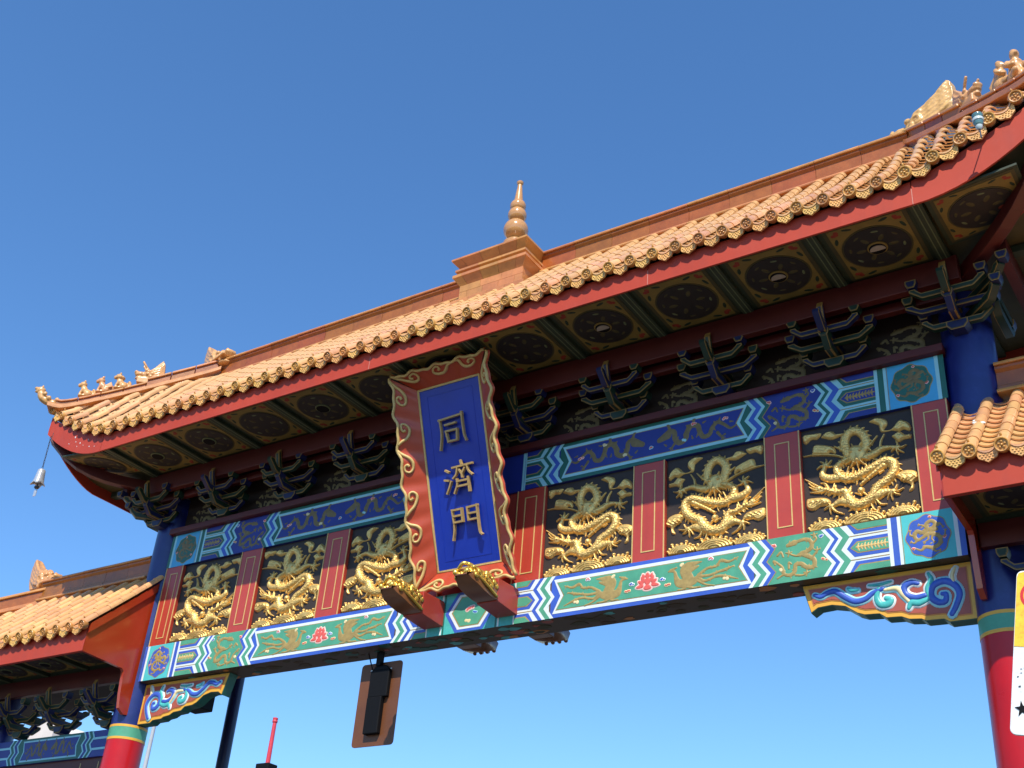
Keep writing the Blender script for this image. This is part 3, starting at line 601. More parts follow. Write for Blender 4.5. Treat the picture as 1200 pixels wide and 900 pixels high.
# head: brow, snout, eyes, cheeks, jaw whiskers
fd.blob([(0.45, 0.74), (0.47, 0.8), (0.53, 0.82), (0.6, 0.79), (0.625, 0.73), (0.6, 0.66), (0.55, 0.62), (0.5, 0.63), (0.46, 0.68)], 0.05, 0.05)
for a in ((0.49, 0.745), (0.575, 0.74)): fd.stroke([a, (a[0] + 0.004, a[1])], 0.02, 0.064)
fd.stroke([(0.535, 0.75), (0.538, 0.69), (0.54, 0.655)], [0.018, 0.026, 0.034], 0.064)
for a in np.linspace(-2.7, -0.4, 5): fd.stroke([(0.535 + 0.06 * math.cos(a), 0.68 + 0.05 * math.sin(a)), (0.535 + 0.125 * math.cos(a), 0.68 + 0.1 * math.sin(a))], [0.014, 0.005], 0.05)
for a in np.linspace(0.5, 2.6, 4): fd.stroke([(0.535 + 0.07 * math.cos(a), 0.73 + 0.06 * math.sin(a)), (0.535 + 0.14 * math.cos(a), 0.73 + 0.12 * math.sin(a))], [0.014, 0.004], 0.042)
CLF = []
for i, p in enumerate(CL):
    fc = Field(0.0, 1.078, 0.0, 1.09, 0.0052); fc.blob(p, 0.030, 0.035, 0.003)
    if i >= 5:
        c = np.mean(np.array(p), 0)
        for q in (-0.05, 0.0, 0.05): fc.stroke([c + (q - 0.02, 0.01), c + (q, 0.025), c + (q + 0.02, 0.005), c + (q, -0.008)], [0.008, 0.006], 0.012, base=0.028)
    CLF.append(fc)
WVF = []
for a, c, hh in WV:
    fw = Field(0.0, 1.078, 0.0, 1.09, 0.0052)
    mx = (a[0] + c[0]) / 2; hw = (c[0] - a[0]) / 2; zb = min(a[1], c[1]) - 0.012
    fw.blob([(mx + hw * math.cos(t), zb + hh * math.sin(t)) for t in np.linspace(0, math.pi, 14)], 0.022, 0.02, smooth=False)
    for r in (0.35, 0.55, 0.75, 0.93): fw.stroke([(mx + hw * r * math.cos(t), zb + 0.004 + hh * r * math.sin(t)) for t in np.linspace(0.05, math.pi - 0.05, 12)], 0.009, 0.012, k=2, base=0.022)
    for i, t in enumerate(np.linspace(0.25, math.pi - 0.25, 9)):
        p = np.array((mx + hw * math.cos(t), zb + hh * math.sin(t))); l = 0.05 if i in (2, 5) else 0.024
        q = p + l * np.array((math.cos(t) * 0.6, 0.9)); fw.stroke([p, q], [0.012, 0.008], 0.022); fw.stroke([q, q + (0.003, 0.001)], 0.015, 0.024)
    WVF.append(fw)
M3 = {}
for fl_ in (False, True):
    M3[fl_] = [('dragon', fd.mesh('dragon', 'gold', 0, fl_))] + [('cloud', f.mesh('cloud', 'gold', 0, fl_)) for f in CLF] + [('wave', f.mesh('wave', 'gold', 0, fl_)) for f in WVF]
for k in range(6):       # left to right: mirrored, plain, mirrored | plain, mirrored, plain
    xa = [-(S0 + 2 * PITCH + PW), -(S0 + PITCH + PW), -(S0 + PW), S0, S0 + PITCH, S0 + 2 * PITCH][k]; flip = k in (0, 2, 4)
    p = MB().box(xa + 0.002, xa + PW - 0.002, 0.06, 0.32, zP0, zP1).build('dragon_panel', 'panel_black', gate)
    for nm, me in M3[flip]:
        obj(nm, me, p, Matrix.Translation((xa + (PW if flip else 0), 0.06, zP0)))

MB().box(-(S0 - QW) + 0.001, S0 - QW - 0.001, 0.05, 0.33, zP0, zP1).build('centre_board', 'red', gate)
# --- carved corner braces under the beam
CBO=[(3.659,-0.005),(3.733,-0.276),(3.802,-0.234),(3.928,-0.227),(4.049,-0.255),(4.152,-0.331),(4.217,-0.357),(4.349,-0.366),(4.405,-0.41),(4.534,-0.418),(4.601,-0.45),(4.702,-0.461),(4.738,-0.482),(4.888,-0.486),(4.934,-0.519),(5.17,-0.519),(5.17,-0.005)]
CBS=[('blue',[(3.781,-0.117),(3.836,-0.139),(3.9,-0.113),(3.977,-0.11),(4.055,-0.171),(4.147,-0.227),(4.241,-0.219),(4.312,-0.174),(4.401,-0.146)],0.03),('teal',[(4.278,-0.099),(4.371,-0.106),(4.477,-0.092)],0.018),('teal',[(4.368,-0.141),(4.342,-0.22),(4.369,-0.286),(4.434,-0.296),(4.464,-0.259),(4.426,-0.239)],0.034),('cream',[(4.419,-0.162),(4.524,-0.164),(4.571,-0.226),(4.616,-0.294)],0.026),('teal',[(4.611,-0.355),(4.64,-0.311),(4.704,-0.321),(4.782,-0.298)],0.032),('blue',[(4.708,-0.144),(4.652,-0.128),(4.59,-0.16),(4.597,-0.23),(4.67,-0.268),(4.76,-0.261)],0.032),('blue',[(4.905,-0.269),(4.935,-0.28),(4.922,-0.339),(4.86,-0.336),(4.81,-0.275),(4.831,-0.19),(4.924,-0.157),(5.007,-0.197),(5.047,-0.283),(5.01,-0.385),(4.965,-0.457)],0.034),('teal',[(4.806,-0.07),(4.825,-0.128),(4.785,-0.204),(4.796,-0.287)],0.026),('cream',[(5.036,-0.052),(5.004,-0.115),(5.008,-0.183)],0.02),('teal',[(4.09,-0.10),(4.12,-0.122),(4.181,-0.127)],0.018)]
def inset(poly, e):
    n = len(poly); ar = sum(poly[i][0] * poly[(i + 1) % n][1] - poly[(i + 1) % n][0] * poly[i][1] for i in range(n)); sg = 1 if ar > 0 else -1
    o = []
    for i in range(n):
        p0, p1, p2 = (Vector(poly[i - 1]), Vector(poly[i]), Vector(poly[(i + 1) % n])); d0 = (p1 - p0).normalized(); d1 = (p2 - p1).normalized()
        n0 = Vector((-d0.y, d0.x)) * sg; n1 = Vector((-d1.y, d1.x)) * sg; m = (n0 + n1); m = m.normalized() if m.length > 1e-6 else n0
        o.append(tuple(p1 + m * e / max(0.5, m.dot(n0))))
    return o
for s in (-1, 1):
    fx = lambda P: [(s * p[0], p[1]) for p in P]
    y = 0.13
    c = MB().prism(fx(CBO), y, y + 0.13).build('corner_brace', 'green_dark', gate)
    paint('yellow_edge', fx(inset(CBO, 0.006)), y, 0.006, 'yellow', c)
    paint('orange_edge', fx(inset(CBO, 0.042)), y, 0.010, 'orange', c)
    paint('red_ground', fx(inset(CBO, 0.052)), y, 0.014, 'corbel_red', c)
    for i, (m, P, wd) in enumerate(CBS):
        f1 = Field(3.7, 5.16, -0.52, 0.0, 0.0065); f1.stroke(P, [wd * 0.65, wd, wd, wd * 0.75], 0.022); f2 = Field(3.7, 5.16, -0.52, 0.0, 0.0065); f2.stroke(P, [wd * 0.65 + 0.012, wd + 0.012, wd + 0.012, wd * 0.75 + 0.012], 0.012)
        obj('scroll_outline', f2.mesh('scroll_outline', 'white' if i % 3 else 'pale_cyan', y - 0.0141 - 0.0003 * i, s < 0), c)
        obj('scroll', f1.mesh('scroll', m, y - 0.0145 - 0.0003 * i, s < 0), c)
# ------------------------------------------------------------------ main roof
def lift(x, y):               # upturn of the eave boards towards the corners
    ux = min(max((abs(x) - 5.45) / 1.2, 0), 1.1); uy = min(max((abs(y - YC) - 0.6) / 0.91, 0), 1.1)
    return 0.52 * ux ** 1.87 * uy ** 1.6
def lift_t(x, y):             # upturn of the tiled surface
    ux = min(max((abs(x) - 5.3) / 1.3, 0), 1.1); uy = min(max((abs(y - YC) - 0.6) / 0.95, 0), 1.1)
    return 0.52 * ux ** 1.35 * (0.4 * uy ** 1.6 + 0.6 * min(1.05, max(0, (abs(y - YC) + 0.1) / 1.65)) ** 0.8)
EY = -1.39; EX = 6.72
HT = [0.139, 0.185, 0.232, 0.279, 0.318, 0.339, 0.328, 0.29, 0.20, 0.08, 0.02]
def _old(x, y): return 0.52 * min(max((abs(x) - 5.3) / 1.3, 0), 1.1) ** 1.35 * min(max((abs(y - YC) - 0.6) / 0.95, 0), 1.1) ** 1.6
def hip_h(t): return max(0.0, float(np.interp(t, np.linspace(0, 1, 11), HT)) + _old(5.17 + 1.58 * t, 0.1 - 1.6 * t) - lift_t(5.17 + 1.58 * t, 0.1 - 1.6 * t))
def base_z(d): return 3.055 + d * (0.95 + 0.045 * d)
def Sf(x, y):
    t = (0.1 - y) / 1.6; dist = max(0.0, 5.17 + 1.58 * t - abs(x))
    return base_z(y - EY) + lift_t(x, y) + max(0, hip_h(t) - 0.035) * math.exp(-(dist / 0.6) ** 2) * min(1, max(0, t * 4))
def S(x, y):
    yy = YC - abs(y - YC)
    d = min(yy - EY, EX - abs(x)); return base_z(d) + lift_t(x, yy) + (Sf(x, yy) - base_z(yy - EY) - lift_t(x, yy))

roof = None
def sheet(xs, ys, zf, mi=None):
    m = MB(); nx, ny = len(xs), len(ys)
    m.add([(x, y, zf(x, y)) for y in ys for x in xs], [(j * nx + i, j * nx + i + 1, (j + 1) * nx + i + 1, (j + 1) * nx + i) for j in range(ny - 1) for i in range(nx - 1)])
    return m
xs = np.concatenate([np.linspace(-6.7, -4.6, 43), np.linspace(-4.4, 4.4, 45), np.linspace(4.6, 6.7, 43)])
roof = sheet(xs, np.linspace(-1.325, 1.70, 61), lambda x, y: S(x, y) - 0.10).build('main_roof', 'wood_dark', gate)

# shared tile meshes (x across, y up the slope, z off the roof)
def half_pipe(r0, r1, l, n=10, th=0.014):
    m = MB()
    A = [math.pi * j / n for j in range(n + 1)]
    ring = lambda r, y: [(r * math.cos(a), y, r * math.sin(a)) for a in A]
    V = ring(r0, 0) + ring(r1, l) + ring(r0 - th, 0); k = n + 1
    F = [(j, k + j, k + j + 1, j + 1) for j in range(n)] + [(j, j + 1, 2 * k + j + 1, 2 * k + j) for j in range(n)]
    return m.add(V, F)
TL = 0.215
cover_me = half_pipe(0.057, 0.050, TL + 0.03).mesh('cover_tile', 'tile', auto=50)
def end_mesh():
    m = half_pipe(0.056, 0.050, TL + 0.03)
    # round medallion closing the lower end
    CT, ST = math.cos(-0.52), math.sin(-0.52)
    def tilt_(p): return (p[0], p[1] * CT - p[2] * ST - 0.026, p[1] * ST + p[2] * CT)
    def disc(prof, n=20):
        V = []; 
        for r, y in prof: V += [tilt_((r * math.cos(2 * math.pi * j / n), y, r * math.sin(2 * math.pi * j / n))) for j in range(n)]
        F = [(i * n + j, i * n + (j + 1) % n, (i + 1) * n + (j + 1) % n, (i + 1) * n + j) for i in range(len(prof) - 1) for j in range(n)]
        F.append(tuple((len(prof) - 1) * n + j for j in range(n)))
        m.add(V, F, 1)
    disc([(0.050, 0.06), (0.058, 0.05), (0.060, 0.025), (0.062, -0.012), (0.055, -0.020), (0.048, -0.018), (0.044, -0.004), (0.015, -0.004)])
    for k in range(5):
        a = k * math.pi * 0.4 + 0.3; m.ell(tilt_((0.025 * math.cos(a), -0.006, 0.025 * math.sin(a))), (0.012, 0.010, 0.012), 6, 4, mi=1)
    m.ell(tilt_((0, -0.008, 0)), (0.011, 0.014, 0.011), 7, 5, mi=1)
    m.ell((0, 0.045, 0.062), (0.011, 0.011, 0.024), 7, 5, mi=1)
    return m.mesh('end_tile', ['tile', 'tile_end'], auto=45)
end_me = end_mesh()
def pan_mesh(wd, l, sag=0.048, th=0.014):
    m = MB(); n = 8; A = np.linspace(-1, 1, n + 1)
    rr = lambda y, o: [(a * wd / 2, y, -sag * (1 - a * a) + o) for a in A]
    k = n + 1; V = rr(0, 0.024) + rr(l, 0.0) + rr(0, 0.024 - th)
    return m.add(V, [(j, j + 1, k + j + 1, k + j) for j in range(n)] + [(2 * k + j, 2 * k + j + 1, j + 1, j) for j in range(n)])
pan_me = pan_mesh(0.205, 0.155).mesh('pan_tile', 'tile', auto=50)
def drip_mesh():
    m = MB(); n = 12; hw = 0.092
    arc = lambda o: [(-hw + 2 * hw * i / n, 0.018 - 0.062 * (1 - (2 * i / n - 1) ** 2) + o) for i in range(n + 1)]
    bot = [(0.088, -0.045), (0.070, -0.092), (0.032, -0.112), (0.0, -0.132), (-0.032, -0.112), (-0.070, -0.092), (-0.088, -0.045)]
    m.prism(arc(-0.012) + bot, -0.010, 0.012, 1)
    m.prism(arc(0.006) + arc(-0.010)[::-1], -0.018, 0.06, 0)      # rolled lip of the pan tile
    for r in range(3):
        for k in range(5 - r):
            x = (-0.056 + 0.028 * k + 0.014 * r); m.ell((x, -0.010, -0.064 - 0.019 * r - 0.004 * (1 - abs(x) / 0.06)), (0.010, 0.008, 0.008), 6, 4, mi=1)
    return m.mesh('drip_tile', ['tile', 'drip'], auto=45)
drip_me = drip_mesh()

def place(nm, me, parent, x, y, z, slope, roll=0.0, yaw=0.0):
    j = RS.uniform(-1, 1, 4)
    mw = Matrix.Translation((x + 0.002 * j[0], y + 0.003 * j[1], z)) @ Euler((slope + 0.012 * j[2], roll, yaw + 0.012 * j[3])).to_matrix().to_4x4()
    return obj(nm, me, parent, mw)
def append_me(m, me, mw):
    o = len(m.v); m.v.extend([tuple(mw @ v.co) for v in me.vertices]); 
    for p in me.polygons: m.f.append(tuple(i + o for i in p.vertices)); m.m.append(0)

def tile_field(root, surf, xs_, y0, ytop, rows_single, single, zo=0.0):
    rest = MB(); rest_p = MB()
    for x in xs_:
        yt = ytop(x); y = y0; k = 0
        while y < yt - 0.03:
            dz = (surf(x, y + 0.15) - surf(x, y)) / 0.15; sl = math.atan(dz); dx = (surf(x + 0.05, y) - surf(x - 0.05, y)) / 0.1
            rl = -math.atan(dx)
            if k == 0: place('end_tile', end_me, root, x, y, surf(x, y) + 0.01 + zo, sl, rl * 0.5)
            elif k <= rows_single and single(x): place('cover_tile', cover_me, root, x, y, surf(x, y) + 0.01 + zo, sl, rl * 0.5)
            else:
                append_me(rest, cover_me, Matrix.Translation((x, y, surf(x, y) + 0.01 + zo)) @ Euler((sl, rl * 0.5, 0)).to_matrix().to_4x4())
            y += TL * math.cos(sl); k += 1
    for xa, xb in zip(xs_[:-1], xs_[1:]):
        x = (xa + xb) / 2; yt = ytop(x); y = y0 + 0.02; k = 0
        while y < yt - 0.02:
            dz = (surf(x, y + 0.05) - surf(x, y)) / 0.05; sl = math.atan(dz); dx = (surf(x + 0.05, y) - surf(x - 0.05, y)) / 0.1; rl = -math.atan(dx)
            if k == 0: place('drip_tile', drip_me, root, x, y - 0.006, surf(x, y) - 0.004 + zo, 0.06, rl * 0.8)
            mw = Matrix.Translation((x, y, surf(x, y) - 0.004 + zo)) @ Euler((sl, rl * 0.8, 0)).to_matrix().to_4x4()
            if rows_single > 5 and single(x): obj('pan_tile', pan_me, root, mw)
            else: append_me(rest_p, pan_me, mw)
            y += 0.135 * math.cos(sl); k += 1
    if rest.v: rest.build('upper_cover_tiles', 'tile', root, auto=50)['kind'] = 'stuff'
    if rest_p.v: rest_p.build('pan_tiles', 'tile', root, auto=50)['kind'] = 'stuff'

TP = 0.25
tile_field(roof, Sf, [TP * (i + 0.5) for i in range(-27, 27)], EY, lambda x: min(0.03, EY + EX - abs(x) - 0.02), 3, lambda x: True)

# fascia boards
FJ = [-6.66, -5.4, -0.78, 2.78, 5.396, 6.66]
FY = -1.32
for xa, xb in zip(FJ[:-1], FJ[1:]):
    n = max(6, int((xb - xa) / 0.12)); X = np.linspace(xa + 0.004, xb - 0.004, n + 1); m = MB()
    V = []
    for x in X:
        s_side = False; lz = lift(x, FY); fl_ = -0.04 * min(max((abs(x) - 5.4) / 1.26, 0), 1) ** 2
        V += [(x, FY + fl_, 2.755 + lz), (x, FY + fl_ + 0.022, 2.755 + lz), (x, FY + fl_ + 0.022, 3.0 + lift_t(x, y if s_side else FY)), (x, FY + fl_, 3.0 + lift_t(x, y if s_side else FY))]
    F = [(0, 3, 2, 1), tuple(4 * n + i for i in (0, 1, 2, 3))]
    for i in range(n):
        a = 4 * i; c = a + 4; F += [(a, c, c + 3, a + 3), (a + 1, a + 2, c + 2, c + 1), (a, a + 1, c + 1, c), (a + 3, c + 3, c + 2, a + 2)]
    m.add(V, F).build('fascia_board', 'fascia', roof, auto=40)
for x in FJ[1:-1]:
    if abs(x) < 5.39 or x > 0: MB().box(x - 0.0035, x + 0.0035, FY - 0.0012, FY + 0.03, 2.758 + lift(x, FY), 2.93 + lift(x, FY)).build('joint_sealant', 'sealant', roof)
for sx, sz, sr in ((-6.02, 3.10, 0.010), (-5.98, 3.02, 0.006), (-5.88, 2.98, 0.008), (-5.80, 2.93, 0.005), (-6.12, 3.02, 0.006), (-5.72, 3.0, 0.006), (-5.66, 2.88, 0.007), (-5.55, 2.86, 0.005), (-5.93, 2.94, 0.005)):
    MB().ell((sx, FY - 0.002 - 0.04 * min(max((abs(sx) - 5.4) / 1.26, 0), 1) ** 2, sz), (sr, 0.003, sr * 1.6), 7, 5).build('chalky_speck', 'white', roof)
for s in (-1, 1):            # side eaves
    n = 30; m = MB(); V = []
    for y in np.linspace(-1.36, 1.74, n + 1):
        x = s * (6.62 + 0.04 * min(1, abs(y - YC) / 1.5) ** 2); lz = lift(x, y); s_side = True
        V += [(x, y, 2.755 + lz), (x - s * 0.022, y, 2.755 + lz), (x - s * 0.022, y, 3.0 + lift_t(x, y if s_side else FY)), (x, y, 3.0 + lift_t(x, y if s_side else FY))]
    F = [(0, 1, 2, 3), tuple(4 * n + i for i in (3, 2, 1, 0))]
    for i in range(n):
        a = 4 * i; c = a + 4; F += [(a, a + 3, c + 3, c), (a + 1, c + 1, c + 2, a + 2), (a, c, c + 1, a + 1), (a + 3, a + 2, c + 2, c + 3)]
    m.add(V, F).build('fascia_board', 'fascia', roof, auto=40)
MB().box(-6.55, 6.55, 1.66, 1.70, 2.755, 2.98).build('fascia_board', 'fascia', roof)

# main ridge in blocks
def ridge_blocks(root, xa, xb, z, yc, n, sc_=1.0, gap=0.004, nm='ridge_block', m='ridge'):
    prof = [(0.12, 0.03), (0.12, 0.085), (0.10, 0.10), (0.10, 0.235), (0.13, 0.262), (0.13, 0.292)]
    poly = [(yc - a * sc_, z + c * sc_) for a, c in prof] + [(yc + a * sc_, z + c * sc_) for a, c in prof[::-1]]
    X = np.linspace(xa, xb, n + 1)
    for nm2, pr in (('ridge_cap', [(0.15, 0.293), (0.155, 0.305), (0.15, 0.322), (0.12, 0.34)]), ('ridge_base', [(0.165, 0.0), (0.17, 0.012), (0.165, 0.030)])):
        q = [(yc - a * sc_, z + c * sc_) for a, c in pr] + [(yc + a * sc_, z + c * sc_) for a, c in pr[::-1]]
        for i in range(n):
            dz = RS.uniform(-0.002, 0.002); MB().prism([(p[0], p[1] + dz) for p in q], X[i] + gap / 2, X[i + 1] - gap / 2, axes='yz').build(nm2, 'pedestal', root)
    for i in range(n):
        dz = RS.uniform(-0.003, 0.003); dy = RS.uniform(-0.003, 0.003)
        MB().prism([(p[0] + dy, p[1] + dz) for p in poly], X[i] + gap / 2, X[i + 1] - gap / 2, axes='yz').build(nm, m, root)
for s in (-1, 1):
    xa, xb = sorted((s * 0.50, s * 5.1)); ridge_blocks(roof, xa, xb, 4.555, YC, 9)
# pedestal and finial
ped = MB().box(-0.42, 0.42, YC - 0.36, YC + 0.36, 4.05, 4.84).build('ridge_pedestal', 'pedestal', roof)
RG = [(0.545, 0.50, 4.12), (0.545, 0.50, 4.245), (0.485, 0.44, 4.30), (0.475, 0.43, 4.305), (0.475, 0.43, 4.40), (0.475, 0.43, 4.404), (0.475, 0.43, 4.50), (0.54, 0.495, 4.595), (0.552, 0.507, 4.60), (0.552, 0.507, 4.64), (0.505, 0.46, 4.645), (0.505, 0.46, 4.685), (0.53, 0.49, 4.70), (0.53, 0.49, 4.73), (0.465, 0.425, 4.735), (0.49, 0.45, 4.765), (0.56, 0.53, 4.845), (0.57, 0.54, 4.85), (0.57, 0.54, 4.875)]
for k, (i0, i1, n) in enumerate(((0, 2, 4), (3, 4, 4), (5, 6, 3), (6, 9, 4), (10, 13, 3), (14, 18, 4))):
    off = 0.5 * (k % 2)
    cuts = [0.0] + [min(max((j + off) / n, 0), 1) for j in range(1 if off == 0 else 0, n)] + [1.0]
    for c0, c1 in zip(cuts[:-1], cuts[1:]):
        m = MB(); V = []; ids = list(range(i0, i1 + 1)); g = 0.002
        for i in ids:
            hx, hy, z = RG[i]; xa = -hx + 2 * hx * c0 + (g if c0 > 0 else 0); xb = -hx + 2 * hx * c1 - (g if c1 < 1 else 0)
            V += [(xa, YC - hy, z), (xb, YC - hy, z), (xb, YC + hy, z), (xa, YC + hy, z)]
        F = [(3, 2, 1, 0), tuple(4 * (len(ids) - 1) + q for q in range(4))]
        for i in range(len(ids) - 1):
            a = 4 * i; F += [(a + q, a + (q + 1) % 4, a + 4 + (q + 1) % 4, a + 4 + q) for q in range(4)]
        m.add(V, F).build('pedestal_block', 'pedestal', roof)
def ball(zc, r, k=9, lo=-1.1, hi=1.1): return [(r * math.cos(a), zc + r * math.sin(a)) for a in np.linspace(lo, hi, k)]
MB().lathe([(0.24, 4.87), (0.24, 4.95), (0.17, 5.0), (0.12, 5.08), (0.15, 5.2), (0.15, 5.3), (0.09, 5.36)] + ball(5.52, 0.165) + ball(5.765, 0.126, 9, -1.0, 1.0) + ball(5.92, 0.107, 9, -0.95, 0.95) + [(0.06, 6.02), (0.04, 6.2), (0.03, 6.29), (0.045, 6.31), (0.047, 6.335), (0.035, 6.35), (0.005, 6.353)], (0, YC, 0), 32).build('finial', 'ceramic_smooth', roof, auto=35)

# hips
def hip_pt(s, t, up=0.0):
    x = s * (5.17 + 1.58 * t); y = 0.1 - 1.6 * t
    return Vector((x, y, base_z(y - EY) + lift_t(x, y) + hip_h(t) - 0.01 + up))
def sweep_box(pts, hw, h0, h1):
    m = MB(); V = []; n = len(pts)
    for i, p in enumerate(pts):
        t = pts[min(i + 1, n - 1)] - pts[max(i - 1, 0)]; q = Vector((-t.y, t.x, 0)).normalized() * hw
        V += [p + q + Vector((0, 0, h0)), p - q + Vector((0, 0, h0)), p - q + Vector((0, 0, h1)), p + q + Vector((0, 0, h1))]
    F = [(0, 1, 2, 3), tuple(4 * (n - 1) + i for i in (3, 2, 1, 0))]
    for i in range(n - 1):
        a = 4 * i; F += [(a + q, a + 4 + q, a + 4 + (q + 1) % 4, a + (q + 1) % 4) for q in range(4)]
    return m.add(V, F)
for s in (-1, 1):
    sweep_box([hip_pt(s, t) for t in np.linspace(-0.02, 0.97, 26)], 0.125, -0.035, 0.028).build('hip_base', 'pedestal', roof, auto=40, bevel=0.006)
    for a, c in zip(np.linspace(0.0, 0.42, 4)[:-1], np.linspace(0.0, 0.42, 4)[1:]):
        P_ = [hip_pt(s, t) for t in np.linspace(a + 0.002, c - 0.002, 5)]
        sweep_box(P_, 0.075, 0.028, 0.15).build('hip_block', 'ridge', roof, bevel=0.006); sweep_box(P_, 0.10, 0.15, 0.185).build('hip_cap', 'pedestal', roof, bevel=0.008)
    for a, c in zip(np.linspace(0.42, 0.93, 5)[:-1], np.linspace(0.42, 0.93, 5)[1:]):
        P_ = [hip_pt(s, t) for t in np.linspace(a + 0.002, c - 0.002, 5)]
        sweep_box(P_, 0.07, 0.028, 0.095).build('hip_block', 'ridge', roof, bevel=0.005); sweep_box(P_, 0.092, 0.095, 0.125).build('hip_cap', 'pedestal', roof, bevel=0.008)

# ------------------------------------------------------------------ eaves: coffers, bands, bracket sets
CP = 0.98; ZC = 2.85
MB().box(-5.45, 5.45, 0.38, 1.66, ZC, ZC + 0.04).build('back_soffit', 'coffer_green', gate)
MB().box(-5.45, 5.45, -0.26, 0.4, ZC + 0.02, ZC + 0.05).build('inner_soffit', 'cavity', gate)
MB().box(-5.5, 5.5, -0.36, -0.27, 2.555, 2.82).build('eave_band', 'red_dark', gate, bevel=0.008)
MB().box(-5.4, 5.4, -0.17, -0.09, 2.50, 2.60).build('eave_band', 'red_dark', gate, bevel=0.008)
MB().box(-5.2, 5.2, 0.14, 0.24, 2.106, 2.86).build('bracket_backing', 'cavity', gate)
def coffer(cx, cy, sx, sy, z, lamp, lz=0.0, tilt=None, detail=True, small=1.0):
    mw = Matrix.Translation((cx, cy, z)) @ (tilt.to_matrix().to_4x4() if tilt else Matrix.Identity(4))
    def P(nm, m, mats, par=None): return obj(nm, m.mesh(nm, mats, auto=40), par if par else gate, mw if par is None else None)
    c = P('coffer', MB().box(-sx, sx, -sy, sy, 0, 0.02), 'coffer_green')
    q = lambda a, e0, e1, m, nm: P(nm, MB().box(-sx + a, sx - a, -sy + a, sy - a, -e1, 0.001), m, c)
    q(0.045 * small, 0, 0.004, 'coffer_olive', 'coffer_border'); q(0.085 * small, 0, 0.008, 'coffer_yellow', 'coffer_ground')
    r = min(sx, sy) * 0.70
    P('medallion_ring', MB().lathe([(r * 1.06, -0.012), (r * 1.06, 0.0)], n=36), 'coffer_olive', c)
    P('medallion', MB().lathe([(r, -0.017), (r, 0.0)], n=36), 'coffer_dark', c)
    if detail:
        for k in range(8):
            a = k * math.pi / 4 + 0.2; P('medallion_motif', MB().ell((r * 0.8 * math.cos(a), r * 0.8 * math.sin(a), -0.017), (0.035, 0.014, 0.004), 8, 4, rot=Euler((0, 0, a + 1.57)).to_matrix()), 'coffer_olive' if k % 3 else 'coffer_line', c)
        for k in range(6):
            a = k * math.pi / 3; P('medallion_motif', MB().ell((r * 0.5 * math.cos(a), r * 0.5 * math.sin(a), -0.017), (0.05, 0.025, 0.004), 8, 4, rot=Euler((0, 0, a)).to_matrix()), 'coffer_olive', c)
        for ax in (-1, 1):
            for ay in (-1, 1):
                x, y = ax * (sx - 0.155 * small), ay * (sy - 0.155 * small)
                for dx, dy in ((0, 0), (0.035, -0.01), (-0.01, 0.035)): P('corner_flower', MB().ell((x + dx * ax * -1 * -0.7, y + dy * ay * 0.7, -0.008), (0.026 * small, 0.026 * small, 0.004), 7, 4), 'flower_red', c)
                for dx, dy, a in ((-0.11, 0.03, 0.0), (0.03, -0.11, 1.57)): P('corner_leaf', MB().ell((x + dx * ax, y + dy * ay, -0.008), (0.05 * small, 0.018 * small, 0.004), 8, 4, rot=Euler((0, 0, a + 0.3 * ax * ay)).to_matrix()), 'leaf_dark', c)
    if lamp:
        P('lamp_ring', MB().lathe([(r * 0.25, -0.034), (r * 0.31, -0.028), (r * 0.31, 0.0)], n=24), 'coffer_line' if lamp == 1 else 'coffer_yellow', c)
        P('well_shade', MB().lathe([(r * 0.26, -0.0355), (r * 0.26, -0.030)], (0, 0, 0), n=24), 'black', c)  # flat black disc, painted shade in place of a real hollow
        if lamp == 2: P('lit_baffle', MB().prism([(r * 0.24 * math.cos(a), 0.012 - r * 0.22 * abs(math.sin(a)) * (1 if i < 12 else -0.12)) for i, a in enumerate(np.linspace(0, 2 * math.pi, 25)[:-1])], -0.042, -0.034, axes='xy'), 'lit_cream', c)  # cream half-disc painted as the lit inner wall of the recess
    return c
CYm = -0.77; sY = 0.49
for i in range(-5, 6):
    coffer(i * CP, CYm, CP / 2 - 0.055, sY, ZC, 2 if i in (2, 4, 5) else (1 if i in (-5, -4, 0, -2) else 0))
for i in range(-6, 6):
    x = (i + 0.5) * CP
    d = MB().box(x - 0.055, x + 0.055, -1.27, -0.25, ZC - 0.045, ZC + 0.02).build('coffer_rib', 'coffer_green', gate, bevel=0.004)
    for e in (-0.028, 0.02): MB().box(x + e, x + e + 0.010, -1.27, -0.255, ZC - 0.048, ZC - 0.044).build('rib_line', 'coffer_line', d)
d = MB().box(-5.45, 5.45, -0.285, -0.235, ZC - 0.05, ZC + 0.02).build('coffer_rib', 'coffer_green', gate, bevel=0.004)
MB().box(-5.45, 5.45, -0.28, -0.268, ZC - 0.053, ZC - 0.049).build('rib_line', 'coffer_line', d)
d = MB().box(-5.45, 5.45, -1.275, -1.255, ZC - 0.045, ZC + 0.02).build('coffer_rib', 'coffer_green', gate)
